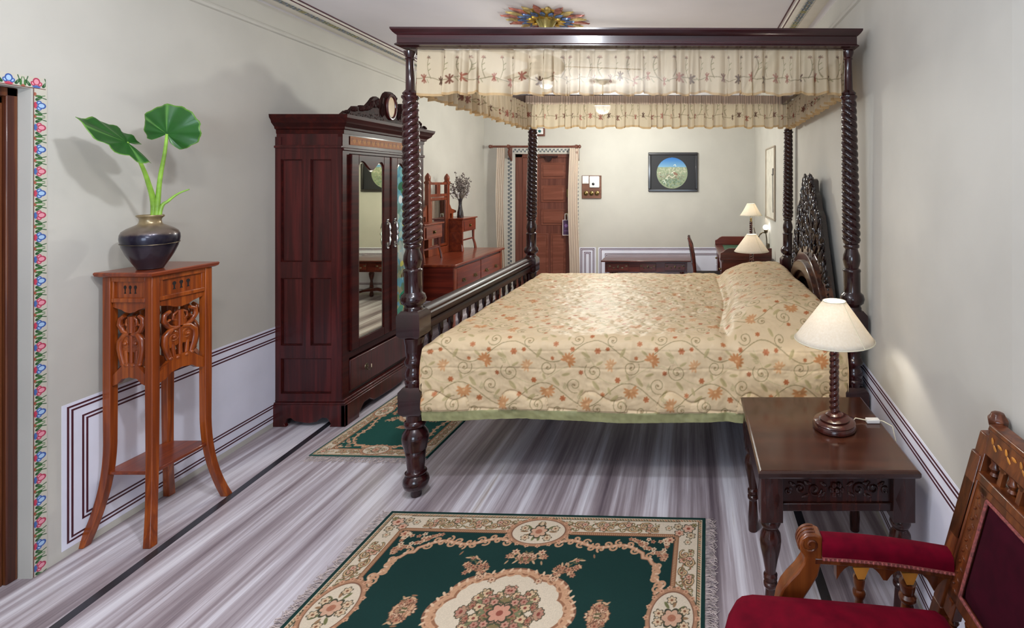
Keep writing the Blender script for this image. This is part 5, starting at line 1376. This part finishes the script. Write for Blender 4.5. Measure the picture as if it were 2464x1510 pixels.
# arms
for ys, nm in ((YA, 0), (YBk, 1)):
    xa, za, xb, zb = .300, .655, .636, .617
    def ap_(t, off=0, dz=0): return (xa+(xb-xa)*t, ys+off, za+(zb-za)*t+dz+.006*sin(pi*t))
    def bar(mb, w_, z0, z1, t0=0, t1=1, n=12, rnd=False):
        vs = []; fs = []; prof = [(-w_, z0), (-w_, z1), (w_, z1), (w_, z0)] if not rnd else [(-w_, z0), (-w_*1.02, (z0+z1)/2), (-w_*.85, z1-.006), (-w_*.4, z1), (w_*.4, z1), (w_*.85, z1-.006), (w_*1.02, (z0+z1)/2), (w_, z0)]
        k = len(prof)
        for i in range(n+1):
            t = t0+(t1-t0)*i/n
            for (o, z) in prof: vs.append(ap_(t, o, z))
        fs = [(i*k+j, i*k+(j+1) % k, (i+1)*k+(j+1) % k, (i+1)*k+j) for i in range(n) for j in range(k)]+[tuple(range(k)), tuple(n*k+j for j in range(k))]
        mb.add(vs, fs)
    mb = MB(); bar(mb, .026, -.030, .008, .05, .985, rnd=True); ar = mb.build('arm_pad', M_velvet, ac, smooth=60)
    mb = MB(); bar(mb, .028, -.036, -.029, .05, 1.0)
    for k in range(30):
        mb.ball(ap_(.06+.92*k/29, -.0285, -.033), .0034, 6, 4); mb.ball(ap_(.06+.92*k/29, .0285, -.033), .0034, 6, 4)
    mb.build('arm_braid', M_gimp, ar)
    mb = MB(); bar(mb, .022, -.050, -.036, .0, 1.02); mb.build('arm_rail', M_chair, ac, bevel=.002)
    # arcade under the arm
    mb = MB(); vs = []; fs = []; n = 30
    for i in range(n+1):
        t = .16+.84*i/n; p = abs(((t-.16)/.84*2.4) % 1-.5)*2; dz = -.052-.040*(p**3.2)
        for (o, z) in ((-.012, -.048), (.012, -.048), (.012, dz), (-.012, dz)): vs.append(ap_(t, o, z))
    fs = [(i*4+k, i*4+(k+1) % 4, i*4+4+(k+1) % 4, i*4+4+k) for i in range(n) for k in range(4)]+[(0, 1, 2, 3), (4*n, 4*n+1, 4*n+2, 4*n+3)]
    mb.add(vs, fs); ao = mb.build('arcade', M_chair, ac, smooth=40)
    mb = MB()
    for t in (.335, .685):
        mb = MB(); mb.prism([(-.020, -.056), (.020, -.056), (.008, -.084), (-.008, -.084)], -.0145, .0145, lambda u, v, d_, t=t: (ap_(t)[0]+u, ys+d_, ap_(t)[2]+v))
        mb.build('inlay', M_inlay, ao)
    for t in (.335, .685):
        x, _, zt_ = ap_(t); z0 = .385; H_ = zt_-.088-z0
        mb = MB(); mb.lathe([(.012*(1 if t < .5 else 1.3)*a, z0+H_*q) for a, q in [(1, 0), (1.5, .06), (1.1, .12), (1.2, .2), (1.55, .36), (1.5, .46), (1.0, .60), (.9, .70), (1.35, .76), (1.35, .80), (.95, .84), (1.2, .92), (1.3, 1)]], c=(x, ys, 0), seg=14)
        mb.build('arm_baluster', M_chair, ac)
    # scrolled front support
    prof = [(.318, .668), (.300, .676), (.280, .676), (.266, .666), (.262, .650), (.266, .632), (.276, .622), (.272, .606), (.258, .585), (.238, .565), (.222, .545), (.212, .520), (.206, .49), (.202, .45), (.20, .39), (.245, .39), (.250, .44), (.256, .48), (.270, .515), (.290, .545), (.308, .575), (.318, .615)]
    mb = MB(); mb.prism(prof, ys-.021, ys+.021, lambda u, v, d_: (u, d_, v))
    sp_ = mb.build('arm_support', wood('light_walnut', '#6c3614', '#82441b', 'Z', .3, .35, fine=30, dark='#52260e') if nm == 0 else bpy.data.materials['light_walnut'], ac, bevel=.005, smooth=40)
    mb = MB()
    for dy in (-.0225, .0225): mb.tube([(.290+.022*(1-.8*i/14)*cos(2.6+i*.55), ys+dy, .652+.020*(1-.8*i/14)*sin(2.6+i*.55)) for i in range(15)], .0028, 6)
    for q in (-.012, 0, .012): mb.tube([(.2905+.029*cos(a), ys+q, .6505+.027*sin(a)) for a in np.linspace(1.2, 3.9, 10)], .0035, 6)
    mb.build('scroll', M_chair, sp_)

# ------------------------------------------------------------------ rugs
def rug_quarter(L, W, res, s=1.0, G='#082c28'):
    """quarter canvas: x 0..L/2 (0=centre), y 0..W/2 (0=centre)"""
    BE = '#bfae96'; BR = '#9c6e56'; OL = '#3c3b2c'; CR = '#ccbca6'; TN = '#b48a6c'
    hx2, hy2 = L/2, W/2; c = Cv(hx2, hy2, res, G)
    r = random.Random(17)
    e0, e1, e2, e3, e4 = .014*s, .030*s, .036*s, .112*s, .132*s
    # nested borders (from outside in)
    def nest(d, col): c.rect(0, hx2-d, 0, hy2-d, col)
    nest(e0, BE)
    nest(e0+.004*s, '#b79c7a')
    # guard stripe diagonal dashes
    t = 0
    while t < max(hx2, hy2):
        for (ax, ay, bx_, by_) in [(t, hy2-e0-.006*s, t+.006*s, hy2-e1+.003*s), (hx2-e0-.006*s, t, hx2-e1+.003*s, t+.006*s)]:
            c.line([(ax, ay), (bx_, by_)], .0018*s, '#8c4a34' if int(t/(.012*s)) % 3 == 0 else OL)
        t += .012*s
    nest(e1, OL); nest(e1+.003*s, CR)
    # floral scroll in main border
    mid = (e2+e3)/2
    def bpnt(t, off, side):
        return (t, hy2-mid+off) if side == 0 else (hx2-mid+off, t)
    for side, Lq in ((0, hx2-mid), (1, hy2-mid)):
        pts = [bpnt(t, .020*s*sin(t/(.045*s)*1.0), side) for t in np.arange(0, Lq, .006)]
        c.line(pts, .0034*s, '#8f7456'); c.line(pts, .0015*s, BR)
        t = .04*s; k = 0
        while t < Lq-.05*s:
            o = .020*s*sin(t/(.045*s)); x, y = bpnt(t, o*.2+(-.012*s if k % 2 else .012*s), side)
            c.spiral(*bpnt(t+.018*s, (-.020 if k % 2 else .020)*s, side), .015*s, k, 1.1, .0026*s, '#7c6a48')
            if k % 3 == 1:
                c.flower(x, y, .019*s, 6, '#c69a80', k, .35, core='#9a5c48', cr=.34, out=OL)
            elif k % 3 == 2:
                c.flower(x, y, .014*s, 5, '#bca684', k, .4, core='#8a4c3a', out='#5c5a40')
            else:
                for q in range(3): c.ell(*bpnt(t+q*.009*s, (.016-.012*q)*s*(-1)**k, side), .008*s, .0035*s, ['#6d6a48', '#9c6e56', '#4d4c34'][q], k+q)
            for q in range(3):
                xx, yy = bpnt(t+r.uniform(-.02, .02)*s, r.uniform(-.03, .03)*s, side); c.ell(xx, yy, .006*s, .0026*s, r.choice(['#70653f', '#a07058', '#5a5838', '#86785a']), r.random()*3)
            t += .034*s; k += 1
    # acanthus C-scrolls and roses filling the main border
    for side, Lq in ((0, hx2-mid), (1, hy2-mid)):
        t = .022*s; k = 0
        while t < Lq-.04*s:
            sg = 1 if k % 2 else -1
            for (w_, col) in ((.0052, OL), (.0034, '#a5805c'), (.0012, '#d2b48c')):
                pts = [bpnt(t+(.024*(1-.8*q/14))*s*cos(sg*(.6+q*.42)), sg*.009*s+(.022*(1-.8*q/14))*s*sin(sg*(.6+q*.42)), side) for q in range(15)]
                c.line(pts, w_*s, col)
            for q in range(4):
                c.ell(*bpnt(t+(.014+.007*q)*s, -sg*(.012+.004*q)*s, side), .0075*s, .003*s, ['#5a5838', '#8c5a44', '#75704a', '#a87458'][q], q+k)
            if k % 2: c.flower(*bpnt(t+.024*s, sg*.012*s, side), .013*s, 5, '#c49a82', k, .4, core='#8a4a3a', out=OL)
            t += .048*s; k += 1
    # inner guard
    for (d, col) in ((e3, '#8a6044'), (e3+.004*s, '#b18a68'), (e4-.004*s, '#6a4430')): nest(d, col)
    t = 0
    while t < max(hx2, hy2):
        for (ax, ay, bx_, by_) in [(t, hy2-e3-.006*s, t+.004*s, hy2-e4+.005*s), (hx2-e3-.006*s, t, hx2-e4+.005*s, t+.004*s)]: c.line([(ax, ay), (bx_, by_)], .0014*s, '#7a4c38')
        t += .0085*s
    nest(e4, G)
    # corner block: flowers on the border and a floral bush on green inside the corner
    cx, cy = hx2-mid, hy2-mid
    c.rect(hx2-.20*s, hx2-e1-.003*s, hy2-e3, hy2-e1-.003*s, CR); c.rect(hx2-e3, hx2-e1-.003*s, hy2-.20*s, hy2-e1, CR)
    for (dx, dy, rr_, col, co_) in [(0, 0, .026, '#c9a088', '#8c4a38'), (-.045, .012, .018, '#bda688', '#7c5a40'), (.012, -.045, .018, '#bda688', '#7c5a40'), (-.038, -.030, .020, '#c69a80', '#8c4a38'), (-.085, 0, .014, '#c8b496', '#9c6048'), (0, -.085, .014, '#c8b496', '#9c6048'), (-.075, -.075, .020, '#c89a7c', '#8c4a38'), (.025, .022, .012, '#8c7c54', '#4d4a30')]:
        c.flower(cx+dx*s, cy+dy*s, rr_*s, 6, col, dx*40, .35, core=co_, out=OL)
    # bush (triangle) in inner corner
    ix, iy = hx2-e4, hy2-e4
    for i in range(70):
        a, b2 = r.random(), r.random()
        if a+b2 > 1: a, b2 = 1-a, 1-b2
        if .10 < a < .35 and .10 < b2 < .35: continue
        x, y = ix-.02*s-a*.17*s, iy-.015*s-b2*.13*s
        if (abs(a+b2-1) < .25 or a < .12 or b2 < .12): c.flower(x, y, .012*s, 5, r.choice(['#b89072', '#cdb294', '#a07258']), r.random()*3, .45, core='#7c4434')
    # meandering acanthus outline
    def meander(pts, w1, w2):
        c.line(pts, w1, '#8e6248'); c.line(pts, w2, '#c2987a')
    P_ = []
    off = .165*s
    for t in np.linspace(0, 1, 60):
        x = .095*s+(hx2-off-.12*s-.095*s)*t; y = hy2-e4-.050*s+.016*s*sin(t*9)+(-.035*s*t**3)
        P_.append((x, y))
    x, y = P_[-1]; P_ += [(x+.03*s, y-.02*s), (x+.035*s, y-.045*s), (x+.06*s, y-.05*s), (x+.075*s, y-.075*s)]
    Q_ = []
    x, y = P_[-1]
    n = 40; ye = .105*s
    for t in np.linspace(0, 1, n): Q_.append((x+(hx2-e4-.045*s-x)*min(1, t*1.5)**.7+.012*s*sin(t*10), y+(ye-y)*t))
    meander(P_+Q_, .0095*s, .0055*s)
    for k, (x, y) in enumerate((P_+Q_)[2::4]):
        c.spiral(x, y+(.014*s if k % 2 else -.012*s), .018*s, k*1.3, 1.0, .0044*s, '#b88c6c', hand=1 if k % 2 else -1); c.ell(x+.008*s, y, .009*s, .004*s, '#cfae92', k)
    # side cartouches
    for side in (0, 1):
        ctr = (0, hy2-.115*s) if side == 0 else (hx2-.115*s, 0)
        ra, rb_ = (.125*s, .083*s) if side == 0 else (.083*s, .125*s)
        c.ell(*ctr, ra*1.12, rb_*1.12, OL); c.ell(*ctr, ra*1.09, rb_*1.09, '#a3785c'); c.ell(*ctr, ra*.94, rb_*.94, '#6f4a38'); c.ell(*ctr, ra*.90, rb_*.90, CR)
        for k in range(18):
            a = k*2*pi/18; c.flower(ctr[0]+ra*1.08*cos(a), ctr[1]+rb_*1.08*sin(a), .011*s, 5, '#bd9072', a, .4, core='#8a5a44')
        if side == 0: c.rect(0, hx2, hy2-e0, hy2, G)
        else: c.rect(hx2-e0, hx2, 0, hy2, G)
        for k in range(9):
            a = k*2*pi/9; c.ell(ctr[0]+ra*.5*cos(a), ctr[1]+rb_*.5*sin(a), .017*s, .006*s, '#6a6a44' if k % 2 else '#8a6a4c', a)
        c.flower(*ctr, .036*s, 7, '#c29a80', .3, .3, core='#a06850', cr=.4, out=OL)
        for k in range(5):
            a = k*2*pi/5+.4; c.flower(ctr[0]+ra*.58*cos(a), ctr[1]+rb_*.62*sin(a), .017*s, 6, '#c8ad8e', a, .4, core='#7a5038', out=OL)
        c.line([(ctr[0], ctr[1])]*2, .001, OL)
    # centre medallion
    mx2, my2 = .225*s, .178*s
    sl, X, Y = c.win(-1, 2, -1, 2); th = np.arctan2(Y/my2, X/mx2+1e-9); d = np.hypot(X/mx2, Y/my2)
    sc_ = 1+.13*np.abs(np.cos(4*th))**.7
    for k, col in ((1.06, '#7c5440'), (1.02, '#c09474'), (.93, '#8e6248'), (.88, CR)):
        c.put(sl, (sc_*k-d)*my2/res+.5, col)
    for k in range(13):
        a = k/12*pi/2; c.spiral(mx2*1.06*cos(a), my2*1.06*sin(a), .020*s, a+2, 1, .0035*s, '#b98e6e', hand=1 if k % 2 else -1)
        c.ell(mx2*1.14*cos(a), my2*1.14*sin(a), .011*s, .005*s, '#cdac8e', a+.5)
    for i in range(110):
        a = r.random()*pi/2; q = math.sqrt(r.random())*(.50+.16*abs(cos(4*a))); x, y = mx2*q*cos(a), my2*q*sin(a)
        if r.random() < .5: c.ell(x, y, .014*s, .0055*s, r.choice(['#4a4c34', '#6f7050', '#7a6a48', '#a8846a']), r.random()*3)
        else: c.flower(x, y, (.009+.011*r.random())*s, 6, r.choice(['#b58672', '#a87866', '#c4a684', '#9a6a54']), r.random()*3, .35, core='#7c3f34', out='#4a4634')
    c.flower(0, 0, .040*s, 7, '#c08a74', 0, .3, core='#8a4a3c', out=OL)
    # sprays round the medallion
    for (x, y, rot) in ((0, .268*s, 0), (.185*s, .222*s, -.7), (.350*s, .0, 1.57)):
        for q in range(26):
            u, v = r.gauss(0, .036)*s, r.gauss(0, .017)*s
            px, py = x+u*cos(rot)+v*sin(rot), y-u*sin(rot)+v*cos(rot)
            if px < 0: px = -px
            if py < 0: py = -py
            if q % 3 == 0: c.ell(px, py, .012*s, .004*s, r.choice(['#8a6248', '#5f5a3c', '#a88464']), r.random()*3)
            else: c.flower(px, py, r.uniform(.009, .017)*s, 6, r.choice(['#b98c6e', '#c9a688', '#a87a60']), r.random()*3, .5, core='#7c4434', out='#5c4030')
        for q in range(7):
            a_ = q*pi/7*2; px, py = x+.060*s*cos(a_)*cos(rot)+.03*s*sin(a_)*sin(rot), y-.060*s*cos(a_)*sin(rot)+.03*s*sin(a_)*cos(rot)
            if px >= 0 and py >= 0: c.ell(px, py, .013*s, .0042*s, '#c09a78', a_)
    return c.a, c.xs, c.ys
def rug(name, label, L, W, res, s, cx, cy, rot, fringe_w, G):
    t = thing(name, label, 'rug', (cx, cy, 0), rot, 'green floral rugs on the marble floor')
    a, xs, ys = rug_quarter(L, W, res, s, G)
    A = np.concatenate([a[::-1], a[1:]], 0); A = np.concatenate([A[:, ::-1], A[:, 1:]], 1)
    X1 = np.concatenate([-xs[::-1], xs[1:]]); Y1 = np.concatenate([-ys[::-1], ys[1:]])
    # mottled pile
    X, Y = np.meshgrid(X1, Y1); A = A*(1+.10*(np.random.RandomState(4).rand(*X.shape)-.5)[..., None])+.02*snoise(X, Y, 8, 6, 2)[..., None]
    Z = np.full_like(X, .0085)+.0012*snoise(X, Y, 12, 5, 2)
    pad = lambda M, f: np.pad(M, ((1, 1), (1, 1)), mode='edge')
    X, Y, Z = pad(X, 0), pad(Y, 0), pad(Z, 0); Z[0] = Z[-1] = 0; Z[:, 0] = Z[:, -1] = 0
    A = np.pad(A, ((1, 1), (1, 1), (0, 0)), mode='edge')
    M = np.array(WM[t.name]); V = np.stack([X, Y, Z], -1) @ M[:3, :3].T+M[:3, 3]
    grid_obj('pile', V, A, M_rug, t)
    r = random.Random(5)
    for sgn_ in (-1, 1):
        mb = MB(); n = int(W/.0042)
        for i in range(n):
            y = -W/2+W*i/n; l = fringe_w*(.75+.4*r.random()); x0 = sgn_*L/2
            g = .5+.5*sin(i*.9)
            pts = [(x0, y, .005), (x0+sgn_*l*.4, y+r.uniform(-.004, .004), .005+.003*r.random()), (x0+sgn_*l*.75, y+r.uniform(-.012, .012), .004), (x0+sgn_*l, y+r.uniform(-.018, .018), .0025)]
            mb.tube(pts, .0011, 4)
        mb.build('fringe', M_fringe, t, world=False, smooth=0, kind='stuff')
    return t
M_rug = painted('rug_pile', .95, bmp=.25, bscale=900)
rug('rug', 'large dark green floral rug with cream medallion on the floor in the foreground', 1.44, 1.08, .0019, 1.0, -.668, 1.822, radians(-2), .045, '#072e2a')
rug('rug', 'smaller green floral rug between the wardrobe and the foot of the bed', 1.12, .665, .0026, .62, -1.755, 3.42, radians(90-2.0), .05, '#0c463e')

# ------------------------------------------------------------------ ceiling medallion, fan, pendant lamp
md = thing('ceiling_medallion', 'round mirrored flower medallion with red, blue and gilt petals on the ceiling above the bed', 'ceiling ornament', (-.952, 3.44, ZC))
cx, cy = -.952, 3.44
M_pr = plain('red_mirror_petal', '#b87464', .15, metal=.3, var=.3, nscale=30); M_pb = plain('blue_mirror_petal', '#6078a0', .15, metal=.3, var=.3, nscale=30); M_pg = plain('pink_petal', '#d8b070', .15, metal=.3, var=.3, nscale=30)
def petal(r0, r1, w_, a, z0, z1, mat, name='petal'):
    pts = []
    for q in np.linspace(0, 1, 9): pts.append((r0+(r1-r0)*q, w_*sin(pi*min(1, q*1.0+.12)**1.0)**.8 if q < .98 else 0))
    poly = pts+[(u, -v) for u, v in pts[::-1][1:]]
    vs = [(cx+u*cos(a)-v*sin(a), cy+u*sin(a)+v*cos(a), z0) for u, v in poly]+[(cx+(r0+(u-r0)*.9+.004)*cos(a)-v*.72*sin(a), cy+(r0+(u-r0)*.9+.004)*sin(a)+v*.72*cos(a), z1) for u, v in poly]
    n = len(poly); mb = MB().add(vs, [tuple(range(n)), tuple(range(n, 2*n))]+[(i, (i+1) % n, n+(i+1) % n, n+i) for i in range(n)])
    return mb.build(name, mat, md, smooth=0)
MB().lathe([(.20, 0), (.20, -.006), (.17, -.010), (.10, -.012)], c=(cx, cy, ZC), seg=40).build('rose_plate', M_gold, md)
for k in range(20): petal(.15, .290 if k % 2 else .268, .024, k*2*pi/20, ZC-.003, ZC-.014, M_pr if k % 2 else M_pg)
for k in range(16): petal(.10, .185, .019, k*2*pi/16+.1, ZC-.012, ZC-.022, M_pb)
for k in range(12): petal(.078, .130, .018, k*2*pi/12, ZC-.018, ZC-.028, M_gold)
fan = thing('ceiling_fan', 'brass-stemmed ceiling fan hanging above the bed canopy from the flower medallion', 'fan', (cx, cy, 2.2))
MB().lathe([(.040, ZC-.001), (.074, ZC-.003), (.075, ZC-.010), (.068, ZC-.018), (.052, ZC-.042), (.040, ZC-.070), (.033, ZC-.100), (.028, ZC-.13), (.018, ZC-.135)], c=(cx, cy, 0), seg=28).build('stem_cup', plain('antique_brass_bright', '#c2b470', .25, metal=.8, var=.15), fan)
MB().tube([(cx, cy, ZC-.06), (cx, cy, 2.33)], .012, 12).build('downrod', M_plastic, fan)
MB().lathe([(.03, 2.36), (.05, 2.35), (.10, 2.33), (.12, 2.30), (.12, 2.27), (.10, 2.245), (.05, 2.235), (.02, 2.23)][::-1], c=(cx, cy, 0), seg=28).build('motor', plain('fan_enamel', '#8a7864', .35, coat=.3), fan)
MB().lathe([(.02, 2.19), (.05, 2.192), (.055, 2.205), (.05, 2.24), (.03, 2.245)], c=(cx, cy, 0), seg=24).build('light_holder', M_brass, fan)
for k in range(3):
    a = .18+k*2*pi/3; ca, sa = cos(a), sin(a); mb = MB()
    loc = [(.10, -.02), (.18, -.04), (.62, -.062), (.64, .05), (.18, .045), (.10, .02)]
    vs = [(cx+u*ca-v*sa, cy+u*sa+v*ca, 2.285+v*.18+dz) for dz in (0, .004) for u, v in loc]; n = 6
    mb.add(vs, [tuple(range(n)), tuple(range(n, 2*n))]+[(i, (i+1) % n, n+(i+1) % n, n+i) for i in range(n)]); mb.build('blade', plain('fan_blade', '#a08c74', .4) if k == 0 else bpy.data.materials['fan_blade'], fan, smooth=0)
M_gl, nt, b = newmat('fan_glass'); b.inputs['Base Color'].default_value = (.9, .9, .88, 1); b.inputs['Emission Color'].default_value = (1, .97, .93, 1); b.inputs['Emission Strength'].default_value = 1.6
MB().ball((cx, cy, 2.165), (.045, .045, .03), 18, 10).build('glass_shade', M_gl, fan)
pd = thing('pendant_lamp', 'lit round white pendant lamp hanging beyond the bed canopy', 'ceiling lamp', (-.94, 5.6, 2.2))
MB().lathe([(.05, ZC-.0), (.048, ZC-.01), (.03, ZC-.03), (.012, ZC-.035)], c=(-.94, 5.6, 0), seg=20).build('ceiling_cup', M_brass, pd)
MB().tube([(-.94, 5.6, ZC-.02), (-.94, 5.6, 2.40)], .006, 8).build('rod', M_brass, pd)
m, nt, b = newmat('opal_glass'); b.inputs['Base Color'].default_value = (.9, .9, .88, 1); b.inputs['Emission Color'].default_value = (1, .97, .93, 1); b.inputs['Emission Strength'].default_value = 6
MB().ball((-.94, 5.6, 2.33), .085, 24, 16).build('globe', m, pd)
# ------------------------------------------------------------------ camera & light
cam = bpy.data.cameras.new('camera'); co = bpy.data.objects.new('camera', cam); COL.objects.link(co)
co.location = (0, 0, 1.52); co.rotation_euler = (pi/2, 0, 0)
cam.sensor_fit = 'HORIZONTAL'; cam.sensor_width = 36; cam.lens = 1250/2464*36
cam.shift_x = (1232-1660)/2464; cam.shift_y = (437-755)/2464
cam.clip_start = .05; SC.camera = co
def lamp(name, typ, loc, e, col, size=.1, rot=(0, 0, 0), sy=None, spread=None):
    l = bpy.data.lights.new(name, typ); l.energy = e; l.color = col
    if typ == 'AREA':
        l.size = size
        if sy: l.shape = 'RECTANGLE'; l.size_y = sy
    else: l.shadow_soft_size = size
    o = bpy.data.objects.new(name, l); COL.objects.link(o); o.location = loc; o.rotation_euler = rot; return o
COOL = (1, .95, .93); WARM = (1, .82, .58)
lamp('ceiling_light', 'AREA', (-.85, .75, 2.50), 11, (1, .96, .92), .16, rot=(.3, .3, 0))
lamp('ceiling_light', 'AREA', (-.70, 1.30, 2.54), 22, (.88, .93, 1), .12, rot=(.1, .42, 0))
lamp('ceiling_light', 'POINT', (-.94, 5.6, 1.98), 74, (.98, 1, .92), .08)
lamp('fan_light_bulb', 'POINT', (-.952, 3.44, 2.10), 7, (1, .98, .94), .07)
lamp('upward_fill', 'AREA', (-1.0, .3, 1.8), 38, (.82, .91, 1), .5, rot=(pi-.5, 0, 0))  # added fill aimed upward to brighten the ceiling, no fixture there
lamp('rear_fill', 'AREA', (-.6, -2.1, 1.15), 52, (.66, .82, 1), 1.3, rot=(pi/2, 0, .12))  # added cool soft fill behind the camera, the wall has no opening
lamp('bedside_bulb', 'POINT', (.564, 2.03, .98), 7.5, (1, .92, .78), .03)
lamp('bedside_bulb', 'POINT', (.546, 4.60, .98), 7.5, (1, .92, .78), .03)
lamp('desk_bulb', 'POINT', (.70, 5.95, 1.19), 4, (1, .92, .80), .03)
w = bpy.data.worlds.new('world'); SC.world = w; w.use_nodes = True
w.node_tree.nodes['Background'].inputs[0].default_value = (.5, .5, .5, 1); w.node_tree.nodes['Background'].inputs[1].default_value = .05
SC.view_settings.view_transform = 'Standard'; SC.view_settings.look = 'None'; SC.view_settings.gamma = 1; SC.view_settings.exposure = .06
SC.view_settings.use_curve_mapping = False
SC.cycles.max_bounces = 8; SC.cycles.diffuse_bounces = 5; SC.cycles.glossy_bounces = 4; SC.cycles.transparent_max_bounces = 12
SC.cycles.sample_clamp_indirect = 6
